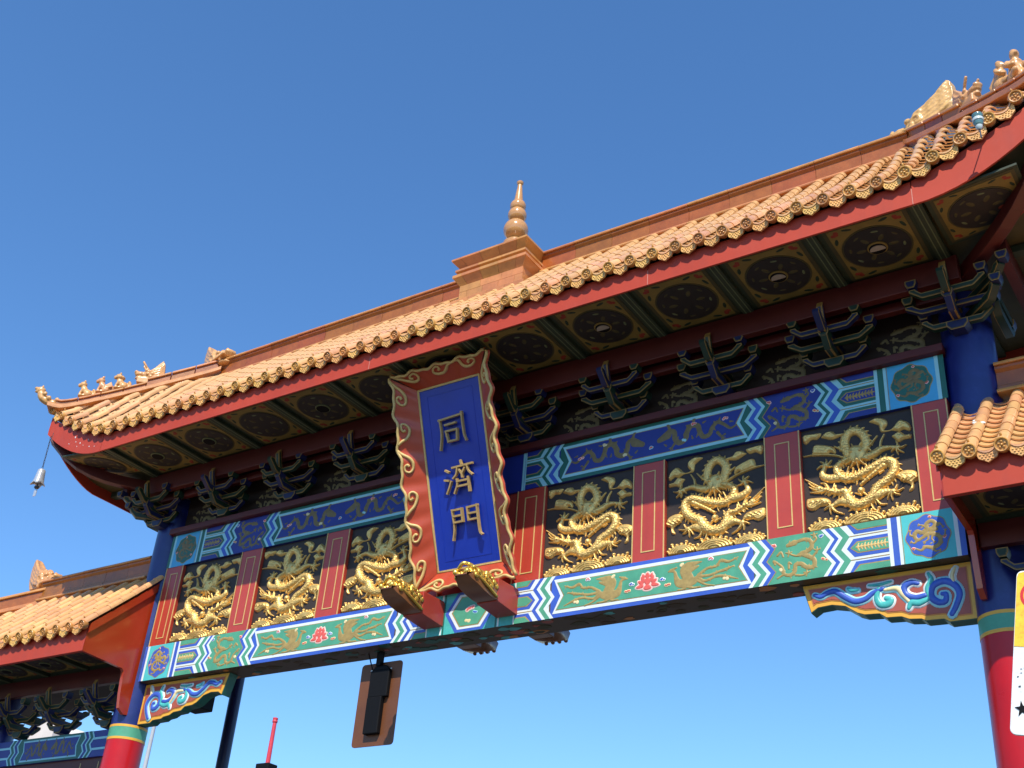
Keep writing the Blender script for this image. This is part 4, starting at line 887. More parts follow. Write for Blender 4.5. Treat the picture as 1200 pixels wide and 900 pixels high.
# corner soffits follow the upturned eaves
for s in (-1, 1):
    xs2 = np.linspace(5.40, 6.60, 13); 
    m = sheet([s * x for x in xs2], np.linspace(-1.29, 1.66, 25), lambda x, y: ZC + 0.055 + lift(x, y)); m.build('corner_soffit', 'coffer_olive', gate)
    tx = (lift(6.2, -0.85) - lift(5.5, -0.85)) / 0.7; ty = (lift(5.87, -1.2) - lift(5.87, -0.5)) / 0.7
    coffer(s * 5.87, -0.86, 0.40, 0.42, ZC + lift(5.87, -0.86) + 0.0, 0, tilt=Euler((math.atan(ty), -s * math.atan(tx), 0)), small=0.8)
    # diagonal corner beam
    P_ = [Vector((s * (5.3 + 1.28 * t), 0.1 - 1.42 * t, 2.62 + 0.06 * t + 0.95 * lift(5.3 + 1.28 * t, 0.1 - 1.42 * t))) for t in np.linspace(0, 1, 10)]
    cb = sweep_box(P_, 0.06, 0.03, 0.17).build('corner_beam', 'red_dark', gate, bevel=0.006)
    # side eave band and ribs
    MB().box(*sorted((s * 5.86, s * 5.95)), -0.42, 0.82, 2.6, 2.84).build('eave_band', 'red_dark', gate)
    for yy in (-0.1, 0.5): MB().box(*sorted((s * 5.9, s * 6.58)), yy - 0.05, yy + 0.05, ZC - 0.03, ZC + 0.04).build('coffer_rib', 'coffer_green', gate)
    for k in range(3): MB().ell((s * (6.02 + 0.05 * k), -0.78 + 0.06 * k, ZC - 0.0 + lift(6.1, -0.8)), (0.07, 0.045, 0.02), 8, 5).build('corner_flower', 'flower_red', gate)

def arm_poly(L, h, up):     # bracket arm, side view: flat belly, ends bent upwards
    P = [(-L, up + h), (-L - 0.004, up + h * 0.55), (-L * 0.93, up + h * 0.2), (-L * 0.72, 0.012), (-L * 0.66, 0.0)]
    Q = [(-p[0], p[1]) for p in P[::-1]]
    top = [(L * 0.84, up + h), (L * 0.80, up + h * 0.62), (L * 0.68, h), (-L * 0.68, h), (-L * 0.80, up + h * 0.62), (-L * 0.84, up + h)]
    return P + Q + top
def dou(w_, h): return [(-w_, h), (w_, h), (w_, h * 0.5), (w_ * 0.6, 0), (-w_ * 0.6, 0), (-w_, h * 0.5)]
BM = {}
def arm_mesh(L, h, up, th, axis, cA):
    key = (L, h, up, th, axis, cA)
    if key not in BM:
        m = MB(); P = arm_poly(L, h, up); ax = 'xz' if axis == 'x' else 'yz'
        m.prism(P, -th / 2, th / 2, 2, ax)
        for e, t0, t1, mi in ((0.001, 0.0, 0.004, 0), (0.010, 0.003, 0.007, 1), (0.016, 0.006, 0.010, 2)):
            if axis == 'x': m.prism(inset(P, e), -th / 2 - t1, -th / 2 - t0 + 0.0005, mi)
            else: m.prism(inset(P, e), th / 2 + t0 - 0.0005, th / 2 + t1, mi, 'yz')
        if axis == 'y':
            for q in (-1, 1): m.box(q * th * 0.42 - 0.006, q * th * 0.42 + 0.006, -L * 0.66, L * 0.66, -0.004, 0.001, 0)
        BM[key] = m.mesh('arm', ['gold_dull', 'bracket_edge', cA], auto=35)
    return BM[key]
def dou_mesh(w_, h, th, cA):
    key = ('d', w_, h, th, cA)
    if key not in BM:
        m = MB(); P = dou(w_, h); m.prism(P, -th, th, 2); m.prism(inset(P, 0.001), -th - 0.003, -th + 0.001, 0); m.prism(inset(P, 0.009), -th - 0.006, -th - 0.002, 1); m.prism(inset(P, 0.016), -th - 0.009, -th - 0.005, 2)
        BM[key] = m.mesh('cap_block', ['gold_dull', 'bracket_edge', cA], auto=35)
    return BM[key]
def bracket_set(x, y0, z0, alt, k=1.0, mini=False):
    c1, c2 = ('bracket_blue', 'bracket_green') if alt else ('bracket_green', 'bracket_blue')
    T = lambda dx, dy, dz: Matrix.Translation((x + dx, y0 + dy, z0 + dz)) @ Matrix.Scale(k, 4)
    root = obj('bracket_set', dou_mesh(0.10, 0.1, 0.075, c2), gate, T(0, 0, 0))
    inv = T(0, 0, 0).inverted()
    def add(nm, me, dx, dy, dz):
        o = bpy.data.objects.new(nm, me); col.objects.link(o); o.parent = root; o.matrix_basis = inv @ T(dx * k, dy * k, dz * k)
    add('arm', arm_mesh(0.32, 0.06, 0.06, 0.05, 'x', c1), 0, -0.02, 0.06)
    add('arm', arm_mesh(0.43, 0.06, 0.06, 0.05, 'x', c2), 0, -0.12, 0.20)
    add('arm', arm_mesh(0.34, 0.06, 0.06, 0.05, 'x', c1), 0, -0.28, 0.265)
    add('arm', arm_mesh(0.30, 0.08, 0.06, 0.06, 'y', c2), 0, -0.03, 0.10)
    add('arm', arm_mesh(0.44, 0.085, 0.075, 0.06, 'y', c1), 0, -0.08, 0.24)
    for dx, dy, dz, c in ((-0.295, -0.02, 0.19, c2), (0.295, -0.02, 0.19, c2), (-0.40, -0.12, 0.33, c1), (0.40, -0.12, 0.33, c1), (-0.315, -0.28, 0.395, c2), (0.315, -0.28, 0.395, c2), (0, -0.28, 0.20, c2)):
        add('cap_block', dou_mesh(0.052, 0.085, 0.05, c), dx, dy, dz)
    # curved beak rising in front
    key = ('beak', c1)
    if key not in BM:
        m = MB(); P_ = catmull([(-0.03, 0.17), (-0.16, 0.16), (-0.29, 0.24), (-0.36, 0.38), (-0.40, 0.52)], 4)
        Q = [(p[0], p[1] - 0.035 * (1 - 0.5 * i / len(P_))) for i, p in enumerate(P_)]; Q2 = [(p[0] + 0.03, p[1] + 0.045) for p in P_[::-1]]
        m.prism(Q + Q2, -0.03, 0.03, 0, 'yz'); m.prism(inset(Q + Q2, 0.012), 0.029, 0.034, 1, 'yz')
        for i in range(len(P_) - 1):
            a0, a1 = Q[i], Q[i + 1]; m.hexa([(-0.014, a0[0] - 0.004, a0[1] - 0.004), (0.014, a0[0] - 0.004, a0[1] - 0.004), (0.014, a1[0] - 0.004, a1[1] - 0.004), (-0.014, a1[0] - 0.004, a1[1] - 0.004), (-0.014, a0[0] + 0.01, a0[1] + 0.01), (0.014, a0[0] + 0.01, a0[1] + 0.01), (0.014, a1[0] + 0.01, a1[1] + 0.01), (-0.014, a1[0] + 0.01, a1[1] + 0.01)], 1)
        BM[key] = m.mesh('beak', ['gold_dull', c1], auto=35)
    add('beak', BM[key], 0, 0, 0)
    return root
BX_ = [0.598, 1.793, 2.989, 4.184]
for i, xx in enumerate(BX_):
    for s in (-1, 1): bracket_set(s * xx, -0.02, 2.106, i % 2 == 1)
for s in (-1, 1):
    bracket_set(s * CX, -0.09, 2.14, False)
    # outward arms of the corner sets
    for dz, L in ((2.28, 0.3), (2.43, 0.42)):
        MBm = arm_mesh(L, 0.085, 0.055, 0.07, 'x', 'bracket_green')
        obj('corner_arm', MBm, gate, Matrix.Translation((s * (CX + 0.2), -0.12, dz)) @ Euler((0, 0, s * -0.785)).to_matrix().to_4x4())
        obj('corner_arm', MBm, gate, Matrix.Translation((s * (CX + 0.34), 0.19, dz - 0.02)) @ Euler((0, 0, s * -1.5708 + (3.14159 if s < 0 else 0))).to_matrix().to_4x4())
    for dx, dy, dz in ((0.42, -0.34, 2.4), (0.52, -0.44, 2.55), (0.34, 0.48, 2.4), (0.34, -0.1, 2.4)): obj('cap_block', dou_mesh(0.052, 0.085, 0.05, 'bracket_blue'), gate, Matrix.Translation((s * (CX + dx), dy, dz)))
for s in (-1, 1):
    for i in range(5):       # painted boards between the bracket sets
        xa = [0.0, 1.196, 2.391, 3.587, 4.78][i]
        if i or s > 0: obj('backing_motif', fs.mesh('backing_motif', 'gold_paint_shaded', 0), gate, Matrix.Translation((s * xa, 0.136, 2.34)) @ Matrix.Diagonal((1.1, 1, 0.9, 1)))

# ------------------------------------------------------------------ side roofs
SEY = -0.965
def S2(x, y): d = y - SEY; return 0.452 + d * (0.93 + 0.03 * d)
for s in (-1, 1):
    X0, X1 = 5.25, 9.6
    # deck as a closed body
    Y = np.linspace(-0.875, YC, 12); m = MB()
    top = [(y, S2(0, y) - 0.105) for y in Y]; back = [(2 * YC - y, S2(0, y) - 0.105) for y in Y[::-1]][1:]
    root = m.prism(top + back + [(1.26, 0.36), (1.26, 0.27), (-0.85, 0.27), (-0.85, 0.36)], *sorted((s * (X0 + 0.03), s * X1)), axes='yz').build('side_roof', 'wood_dark', gate)
    cols = [s * (5.26 + TP * i) for i in range(14)]; cols = sorted(cols)
    nvis = 4.4 if s > 0 else 13
    tile_field(root, S2, cols, SEY, lambda x: 0.06, 9, (lambda x: abs(x) < 6.1) if s > 0 else (lambda x: abs(x) < 8.4))
    # fascia
    MB().box(*sorted((s * (X0 + 0.004), s * X1)), -0.895, -0.845, 0.135, 0.465).build('fascia_board', 'fascia', root, bevel=0.004)
    # gable board closing the end towards the centre
    x = s * 5.245
    gp = [(-0.893, 0.137)] + [(y, S2(0, y) - 0.06) for y in np.linspace(-0.893, -0.02, 10)] + [(0.04, 1.35), (0.05, -0.30), (0.02, -0.42), (-0.06, -0.43), (-0.15, -0.37), (-0.18, -0.2), (-0.21, 0.08), (-0.24, 0.11)]
    MB().prism(gp, *sorted((x, x + s * 0.05)), axes='yz').build('gable_board', 'red_gloss', root, auto=30)
    # verge trim under the outermost tiles
    P_ = [Vector((x - s * 0.012, y, S2(0, y) - 0.085)) for y in np.linspace(-0.885, 0.0, 12)]
    mm = MB()
    for p0, p1 in zip(P_[:-1], P_[1:]):
        xa, xb = sorted((x - s * 0.028, x + s * 0.02)); mm.hexa([(xa, p0.y, p0.z - 0.075), (xb, p0.y, p0.z - 0.075), (xb, p1.y, p1.z - 0.075), (xa, p1.y, p1.z - 0.075), (xa, p0.y, p0.z + 0.05), (xb, p0.y, p0.z + 0.05), (xb, p1.y, p1.z + 0.05), (xa, p1.y, p1.z + 0.05)])
    mm.build('verge_board', 'red_gloss', root)
    # ridge
    xa, xb = sorted((s * 5.6, s * 7.95)); ridge_blocks(root, xa, xb, 1.50, YC, 5)
    xa, xb = sorted((s * 7.95, s * 9.3))
    P_ = [Vector((s * (7.95 + 1.2 * t), YC - 0.75 * t, 1.52 - 0.45 * t)) for t in np.linspace(0, 1, 8)]
    sweep_box(P_, 0.09, -0.05, 0.17).build('hip_block', 'ridge', root, bevel=0.008); sweep_box(P_, 0.12, 0.17, 0.21).build('hip_cap', 'pedestal', root, bevel=0.008); sweep_box(P_, 0.14, -0.06, 0.0).build('hip_base', 'pedestal', root, bevel=0.008)
    # soffit
    for i in range(4):
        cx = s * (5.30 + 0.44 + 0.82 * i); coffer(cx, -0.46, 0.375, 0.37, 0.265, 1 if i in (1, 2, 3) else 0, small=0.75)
        xr = s * (5.30 + 0.03 + 0.82 * i + 0.82); d = MB().box(xr - 0.04, xr + 0.04, -0.845, -0.05, 0.225, 0.272).build('coffer_rib', 'coffer_green', gate)
        for e in (-0.02, 0.012): MB().box(xr + e, xr + e + 0.008, -0.845, -0.05, 0.222, 0.226).build('rib_line', 'coffer_line', d)
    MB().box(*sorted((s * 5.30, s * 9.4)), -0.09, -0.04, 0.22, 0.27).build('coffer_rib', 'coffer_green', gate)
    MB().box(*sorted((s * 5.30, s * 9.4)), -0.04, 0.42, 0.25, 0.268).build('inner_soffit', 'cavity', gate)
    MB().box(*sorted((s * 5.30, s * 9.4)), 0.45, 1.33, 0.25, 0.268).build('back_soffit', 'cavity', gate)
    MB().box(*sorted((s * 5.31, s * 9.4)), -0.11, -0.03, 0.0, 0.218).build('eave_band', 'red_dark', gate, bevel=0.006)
    for xx, al in ((5.78, True), (6.72, False), (7.6, True)):
        bracket_set(s * xx, 0.17, -0.50, al, 0.95)
    bracket_set(s * 8.12, 0.0, -0.45, False, 0.95)
    # side beam and panel below
    bmx = sorted((s * 5.55, s * 8.0)); sb = MB().box(*bmx, 0.10, 0.32, -0.875, -0.537).build('side_beam', 'navy', gate, bevel=0.005)
    za, h = -0.875, 0.338; c0 = s * 6.78
    rect = lambda x0, x1, z0, z1: [(x0, z0), (x1, z0), (x1, z1), (x0, z1)]
    paint('panel_rail', rect(c0 - 0.78, c0 + 0.78, za + 0.002, za + h - 0.002), 0.10, 0.003, 'green_dark', sb)
    hm = za + h / 2
    for e, t, m_ in ((0.03, 0.005, 'pale_cyan'), (0.052, 0.007, 'navy')):
        paint('panel_field', [(c0 - 0.58 - 0.04 + e, za + e), (c0 + 0.58 + 0.04 - e, za + e), (c0 + 0.58 - e, hm), (c0 + 0.62 - e, za + h - e), (c0 - 0.62 + e, za + h - e), (c0 - 0.58 + e, hm)], 0.10, t, m_, sb)
    for o in (-1, 1):
        for q, m_ in ((0.64, 'pale_cyan'), (0.67, 'navy'), (0.72, 'pale_cyan'), (0.75, 'green_dark'), (0.80, 'pale_cyan')):
            paint('zigzag_stripe', [(c0 + o * p[0], p[1]) for p in zig(q, 1, za, h, 0.055) + zig(q + (0.05 if 'cyan' not in m_ else 0.026), 1, za, h, 0.055)[::-1]], 0.10, 0.0045 + (0.001 if 'cyan' in m_ else 0), m_, sb)
        for zz in (0.3, 0.7): paint('hexagon', rect(*sorted((c0 + o * 0.86, c0 + o * 1.14)), za + h * zz - 0.014, za + h * zz + 0.014), 0.10, 0.004, 'pale_cyan', sb)
        paint('end_strip', rect(*sorted((c0 + o * 1.14, c0 + o * 1.165)), za + 0.002, za + h - 0.002), 0.10, 0.005, 'pale_cyan', sb)
    for fl2, dx in ((False, 0.03), (True, -0.03)):
        obj('painted_dragon', fl.mesh('painted_dragon', 'gold_paint_shaded', 0, fl2), sb, Matrix.Translation((c0 + dx, 0.10 - 0.0072, hm)) @ Matrix.Diagonal((0.52, 1, 0.8, 1)))
    sp = MB().box(*sorted((s * 5.55, s * 8.0)), 0.14, 0.28, -1.9, -0.876).build('side_panel', 'red_dark', gate)
    for xx in (5.75, 6.1, 7.0, 7.4): paint('gold_line', rect(*sorted((s * xx, s * (xx + 0.012))), -1.85, -0.93), 0.14, 0.004, 'gold_line', sp)

MB().ell((5.52, -0.52, S2(0, -0.52) + 0.062), (0.055, 0.03, 0.012), 10, 6, rot=Euler((0.75, 0.1, 0.2)).to_matrix()).ell((5.49, -0.47, S2(0, -0.47) + 0.064), (0.03, 0.025, 0.01), 10, 6, rot=Euler((0.75, -0.1, 0.5)).to_matrix()).build('mortar_smear', 'white', root)
# ------------------------------------------------------------------ plaque brackets on the beam
for s in (-1, 1):
    xc = s * 0.482; w_ = 0.13
    blk = MB().prism([(0.005, 0.098), (0.0, 0.36), (-0.02, 0.375), (-0.385, 0.365), (-0.375, 0.118), (-0.03, 0.096)], xc - w_, xc + w_, axes='yz').build('plaque_bracket', 'red', gate, bevel=0.006)
    m = MB(); V = []; prof = [(-0.375, 0.118, 0.37), (-0.48, 0.118, 0.365), (-0.6, 0.135, 0.36), (-0.72, 0.165, 0.36), (-0.80, 0.20, 0.33), (-0.85, 0.25, 0.29)]
    for i, (y, a, c) in enumerate(prof):
        ww = w_ - 0.006 - 0.05 * max(0, i - 3) / 2
        V += [(xc - ww, y, a + 0.01), (xc + ww, y, a + 0.01), (xc + ww, y, c - 0.05), (xc - ww, y, c - 0.05)]
    F = [(0, 1, 2, 3), tuple(20 + i for i in (3, 2, 1, 0))]
    for i in range(5):
        a = 4 * i; F += [(a, a + 4, a + 5, a + 1), (a + 1, a + 5, a + 6, a + 2), (a + 2, a + 6, a + 7, a + 3), (a + 3, a + 7, a + 4, a)]
    m.add(V, F).build('bracket_nose', 'brown', blk, auto=50, bevel=0.015)
    g = MB(); rs = np.random.RandomState(5)
    for i in range(46):     # carved gilded foliage on top and along the sides
        t = rs.uniform(0, 1); y = -0.385 - 0.43 * t; e = rs.uniform(-1, 1); r = rs.uniform(0.025, 0.045)
        g.ell((xc + e * (w_ - 0.02), y, 0.315 - 0.04 * t * t + rs.uniform(-0.02, 0.05)), (r * 0.9, r * 1.2, r), 8, 6, rot=Euler((rs.uniform(-1, 1), rs.uniform(-1, 1), rs.uniform(-1, 1))).to_matrix())
    for sd_ in (-1, 1):
        for i in range(9):
            t = i / 8; g.ell((xc + sd_ * (w_ - 0.006), -0.40 - 0.36 * t, 0.265 + 0.03 * math.sin(i * 2.1) + 0.02 * t), (0.018, 0.034, 0.03), 8, 6)
        g.tube(catmull([(xc + sd_ * (w_ - 0.0), -0.39, 0.16), (xc + sd_ * (w_ + 0.004), -0.5, 0.19), (xc + sd_ * (w_ + 0.002), -0.62, 0.23), (xc + sd_ * (w_ - 0.02), -0.76, 0.28)], 4), 0.018, 6)
    for y in (-0.45, -0.56, -0.67, -0.78): g.tube(catmull([(xc - w_ * 0.8, y, 0.33), (xc - w_ * 0.2, y - 0.03, 0.385), (xc + w_ * 0.2, y + 0.02, 0.385), (xc + w_ * 0.8, y, 0.33)], 4), 0.022, 6)
    g.build('gilded_carving', 'gold_bright', blk, smooth=True)
    # the pair on the far side of the beam
    bk = MB().prism([(0.375, 0.10), (0.375, 0.34), (0.72, 0.34), (0.74, 0.10)], xc - w_, xc + w_, axes='yz').build('plaque_bracket', 'brown', gate, bevel=0.006)
    g = MB()
    g.prism([(0.73, 0.095), (0.72, 0.33), (0.95, 0.33), (1.08, 0.26), (1.04, 0.17), (0.9, 0.11)], xc - w_ + 0.01, xc + w_ - 0.01, axes='yz')
    for e in (-1, 0, 1): g.ell((xc + e * 0.085, 1.05, 0.17), (0.024, 0.03, 0.024), 8, 6); g.ell((xc + e * 0.085, 0.92, 0.11), (0.022, 0.024, 0.018), 8, 6)
    g.build('gilded_carving', 'brown', bk, smooth=True)
# ------------------------------------------------------------------ name plaque
PO = Vector((0, -0.087, 0.697)); PU = Vector((0, -0.355, 0.935)); PN = Vector((0, -0.935, -0.355)); PLH = 2.075; PHW = 0.425
def pp(a, c, n=0.0): return Vector((a, 0, 0)) + PO + PU * c + PN * n
plaque = tag(empty('name_plaque', (0, -0.087, 0.697)), 'tilted blue plaque with three gold Chinese characters in a red scrolled frame', 'plaque')
def pbox(m, a0, a1, c0, c1, n0, n1, mi=0):
    m.hexa([pp(a0, c0, n0), pp(a1, c0, n0), pp(a1, c1, n0), pp(a0, c1, n0), pp(a0, c0, n1), pp(a1, c0, n1), pp(a1, c1, n1), pp(a0, c1, n1)], mi)
m = MB(); pbox(m, -PHW, PHW, 0, PLH, -0.05, 0.0); m.build('board', 'plaque_blue', plaque)
for a0, a1, c0, c1 in ((-PHW, -PHW + 0.014, 0, PLH), (PHW - 0.014, PHW, 0, PLH), (-PHW + 0.014, PHW - 0.014, 0, 0.014), (-PHW + 0.014, PHW - 0.014, PLH - 0.014, PLH)):
    m = MB(); pbox(m, a0, a1, c0, c1, -0.01, 0.012); m.build('gold_fillet', 'gold_line', plaque)
for a0, a1, c0, c1 in ((-0.31, -0.306, 0.1, 1.98), (0.306, 0.31, 0.1, 1.98), (-0.306, 0.306, 0.1, 0.104), (-0.306, 0.306, 1.976, 1.98)):
    m = MB(); pbox(m, a0, a1, c0, c1, -0.005, 0.003); m.build('incised_line', 'plaque_blue', plaque)
# flared frame, one board per side, with a scalloped outer edge
def scallop(t, n): return 0.02 * math.cos(2 * math.pi * t * n) + 0.012 * math.cos(2 * math.pi * t * n * 2 + 1)
def frame_pt(side, t, u, lift_=0.0):     # t along the side, u from inner (0) to outer edge (1)
    if side in ('l', 'r'):
        s = -1 if side == 'l' else 1
        c = (-0.19 + 2.45 * t) * u + (PLH * t) * (1 - u); a = s * (PHW + (0.655 - PHW) * u + scallop(t, 6) * u); n = (0.15 + 0.045 * t) * u
        nn = (PN * (0.23) + Vector((-s, 0, 0)) * 0.17).normalized()
    else:
        top = side == 't'; a = (-1 + 2 * t) * (PHW + (0.655 - PHW) * u); w_ = scallop(t, 4) * u * 0.8
        c = (PLH + (0.185 + w_) * u) if top else (-(0.19 + w_) * u); n = (0.195 if top else 0.15) * u
        nn = (PN * 0.19 + PU * (-1 if top else 1) * 0.16).normalized()
    return pp(a, c, n) + nn * lift_
for side, n in (('l', 70), ('r', 70), ('b', 40), ('t', 40)):
    m = MB(); V = []
    for i in range(n + 1):
        for u in (0.0, 0.5, 1.0): V.append(frame_pt(side, i / n, u))
    k = len(V)
    for i in range(n + 1):
        for u in (0.0, 0.5, 1.0): V.append(frame_pt(side, i / n, u, -0.035))
    F = []
    for i in range(n):
        for j in range(2):
            a = 3 * i + j; F += [(a, a + 1, a + 4, a + 3), (k + a, k + a + 3, k + a + 4, k + a + 1)]
        a = 3 * i + 2; F.append((a, a + k, a + k + 3, a + 3)); a = 3 * i; F.append((a, a + 3, a + k + 3, a + k))
    F += [(0, k, k + 1, 1), (1, k + 1, k + 2, 2), (3 * n, 3 * n + 1, k + 3 * n + 1, k + 3 * n), (3 * n + 1, 3 * n + 2, k + 3 * n + 2, k + 3 * n + 1)]
    m.add(V, F); me = m.mesh('frame_board', 'frame_red', auto=40)
    bm_ = bmesh.new(); bm_.from_mesh(me); bmesh.ops.recalc_face_normals(bm_, faces=bm_.faces); bm_.to_mesh(me); bm_.free()
    fr = obj('frame_board', me, plaque)
    g = MB(); g.tube([frame_pt(side, i / n, 0.985, 0.004) for i in range(n + 1)], 0.017, 7); g.build('gold_rim', 'gold_line', fr, smooth=True)
    cnt = 6 if side in 'lr' else 3
    for q in range(cnt):
        t0 = (q + 0.5) / cnt; dt = 0.5 / cnt
        sh = [(-0.85, 0.97), (-0.62, 0.84), (-0.42, 0.66), (-0.12, 0.54), (0.22, 0.54), (0.42, 0.68), (0.34, 0.84), (0.10, 0.86), (-0.02, 0.76), (0.08, 0.69)]
        if q % 2: sh = [(-a_, c_) for a_, c_ in sh]
        g = MB(); P_ = catmull(sh, 5); g.tube([frame_pt(side, min(max(t0 + dt * p[0], 0.01), 0.99), float(p[1]), 0.006) for p in P_], [0.0165 + 0.003 * math.sin(i * 0.15) for i in range(len(P_))], 6); g.build('gold_scroll', 'gold_line', fr, smooth=True)
    g = MB(); g.tube([frame_pt(side, i / 4, 0.02, 0.002) for i in range(5)], 0.010, 6); g.build('gold_fillet', 'gold_line', fr, smooth=True)
# stays holding the plaque to the gate
for s in (-1, 1):
    m = MB(); m.tube([pp(s * 0.3, 1.5, -0.05), (s * 0.3, 0.1, 2.3)], 0.02, 8); m.build('stay', 'black', plaque)
CH = [(0.0, 1.52, 0.37, 0.40, [[(0.10, 0.88), (0.12, 0.45), (0.02, 0.02)], [(0.06, 0.86), (0.95, 0.90)], [(0.92, 0.96), (0.93, 0.35), (0.99, 0.14)], [(0.28, 0.69), (0.68, 0.70)], [(0.29, 0.52), (0.35, 0.19)], [(0.29, 0.51), (0.72, 0.51)], [(0.71, 0.51), (0.67, 0.20)], [(0.35, 0.21), (0.69, 0.21)]]),
      (0.03, 0.985, 0.40, 0.35, [[(0.06, 0.80), (0.17, 0.72)], [(0.00, 0.50), (0.14, 0.46)], [(0.04, 0.06), (0.13, 0.22), (0.22, 0.42)], [(0.60, 1.02), (0.62, 0.90)], [(0.30, 0.84), (0.98, 0.86)], [(0.47, 0.82), (0.42, 0.62), (0.30, 0.50)], [(0.53, 0.74), (0.60, 0.60)], [(0.72, 0.76), (0.62, 0.62)], [(0.61, 0.62), (0.61, 0.48)], [(0.80, 0.82), (0.84, 0.64), (0.95, 0.50)], [(0.42, 0.46), (0.42, 0.28), (0.30, 0.02)], [(0.80, 0.46), (0.80, 0.0)], [(0.42, 0.38), (0.80, 0.38)], [(0.42, 0.22), (0.80, 0.22)]]),
      (0.05, 0.475, 0.40, 0.34, [[(0.08, 1.0), (0.10, 0.42), (0.02, 0.02)], [(0.08, 0.98), (0.40, 0.98)], [(0.40, 1.0), (0.40, 0.56)], [(0.10, 0.78), (0.40, 0.78)], [(0.10, 0.58), (0.40, 0.58)], [(0.60, 0.98), (0.94, 1.0)], [(0.60, 1.0), (0.60, 0.56)], [(0.60, 0.78), (0.92, 0.78)], [(0.60, 0.58), (0.92, 0.58)], [(0.92, 1.02), (0.92, 0.2), (0.99, 0.04)]])]
def char_bar(m, P_, hw, n0, n1):
    L_ = [Vector(p) for p in P_]; k = len(L_); V = []
    for i, p in enumerate(L_):
        t = (L_[min(i + 1, k - 1)] - L_[max(i - 1, 0)]).normalized(); q = Vector((-t.y, t.x)) * hw * (1.12 if i in (0, k - 1) else 0.92)
        e = t * (hw * 0.5) * (-1 if i == 0 else 1 if i == k - 1 else 0)
        for w_, n in ((q, n0), (-q, n0), (-q * 0.8, n1), (q * 0.8, n1)):
            r = p + e + w_; V.append(pp(r.x, r.y, n))
    F = [(0, 1, 2, 3), tuple(4 * (k - 1) + i for i in (3, 2, 1, 0))]
    for i in range(k - 1):
        a = 4 * i; F += [(a + q, a + 4 + q, a + 4 + (q + 1) % 4, a + (q + 1) % 4) for q in range(4)]
    m.add(V, F)
for cx, cy, wd, ht, st in CH:
    m = MB()
    for i, P_ in enumerate(st):
        Q = catmull(P_, 5) if len(P_) > 2 else P_
        char_bar(m, [(cx + (p[0] - 0.5) * wd, cy + (p[1] - 0.5) * ht) for p in Q], 0.0115, 0.02 + 0.0005 * i, 0.055 + 0.0007 * i)
    me = m.mesh('character', 'gold_char'); bm_ = bmesh.new(); bm_.from_mesh(me); bmesh.ops.recalc_face_normals(bm_, faces=bm_.faces); bm_.to_mesh(me); bm_.free()
    obj('character', me, plaque)

# ------------------------------------------------------------------ glazed roof figures
def fig(name, m, label, cat, mw, group=None, voxel=0.009, matn='ceramic'):
    me = m.mesh(name, matn, smooth=True); o = obj(name, me, None, mw)
    r = o.modifiers.new('remesh', 'REMESH'); r.mode = 'VOXEL'; r.voxel_size = voxel; r.use_smooth_shade = True
    sm = o.modifiers.new('smooth', 'SMOOTH'); sm.factor = 0.4; sm.iterations = 1
    return tag(o, label, cat, group)
def E3(x, y, z): return Euler((x, y, z)).to_matrix()
def lion(kind):
    m = MB()
    m.ell((0, 0, 0.02), (0.10, 0.055, 0.03))
    m.ell((-0.03, 0, 0.085), (0.065, 0.055, 0.06)); m.ell((0.02, 0, 0.125), (0.05, 0.05, 0.085), rot=E3(0, 0.5, 0))
    for s in (-1, 1):
        m.tube([(0.045, s * 0.028, 0.14), (0.065, s * 0.03, 0.07), (0.075, s * 0.03, 0.015)], [0.022, 0.018, 0.02], 8); m.ell((-0.03, s * 0.05, 0.06), (0.05, 0.024, 0.045)); m.ell((0.02, s * 0.05, 0.025), (0.04, 0.018, 0.018))
    m.ell((0.055, 0, 0.215), (0.052, 0.045, 0.048)); m.ell((0.10, 0, 0.20), (0.032, 0.028, 0.026)); m.ell((0.105, 0, 0.178), (0.022, 0.022, 0.01))
    for s in (-1, 1): m.ell((0.04, s * 0.035, 0.255), (0.016, 0.012, 0.025)); m.ell((0.088, s * 0.02, 0.232), (0.011, 0.011, 0.011))
    m.tube(catmull([(-0.08, 0, 0.06), (-0.12, 0, 0.09), (-0.11, 0, 0.14), (-0.09, 0, 0.16)], 4), 0.022, 8)
    if kind == 1:
        for s in (-1, 1): m.prism([(0.0, 0.12), (-0.09, 0.2), (-0.11, 0.16), (-0.12, 0.12), (-0.04, 0.09)], s * 0.045 - 0.01, s * 0.045 + 0.01)
        m.tube([(0.04, 0, 0.25), (0.03, 0, 0.30)], [0.018, 0.006], 6)
    if kind == 2:
        for a in range(8): m.ell((0.03 + 0.045 * math.cos(a * 0.78), 0.05 * math.sin(a * 0.78), 0.20), (0.02, 0.02, 0.026))
    return m
def sitter():
    m = MB(); m.lathe([(0.075, 0), (0.08, 0.04), (0.06, 0.12), (0.05, 0.17), (0.055, 0.20), (0.025, 0.235)], n=16)
    m.ell((0.01, 0, 0.275), (0.042, 0.04, 0.052)); m.ell((-0.005, 0, 0.32), (0.03, 0.03, 0.025)); m.ell((0.05, 0, 0.268), (0.014, 0.016, 0.014))
    for s in (-1, 1):
        m.tube(catmull([(0, s * 0.06, 0.2), (0.03, s * 0.085, 0.14), (0.075, s * 0.03, 0.125)], 4), [0.022] * 9, 8); m.ell((0.07, s * 0.045, 0.04), (0.05, 0.026, 0.035))
    m.prism([(-0.04, 0.2), (-0.12, 0.1), (-0.1, 0.02), (-0.05, 0.02)], -0.03, 0.03)
    return m
def hip_mw(s, t, up, turn=0.0, sc_=1.0):
    p = hip_pt(s, t, up); a = math.atan2(-1.6, s * 1.58) + turn
    return Matrix.Translation(p) @ Euler((0, 0, a)).to_matrix().to_4x4() @ Matrix.Scale(sc_, 4)
gl = 'glazed figures along the roof hips'
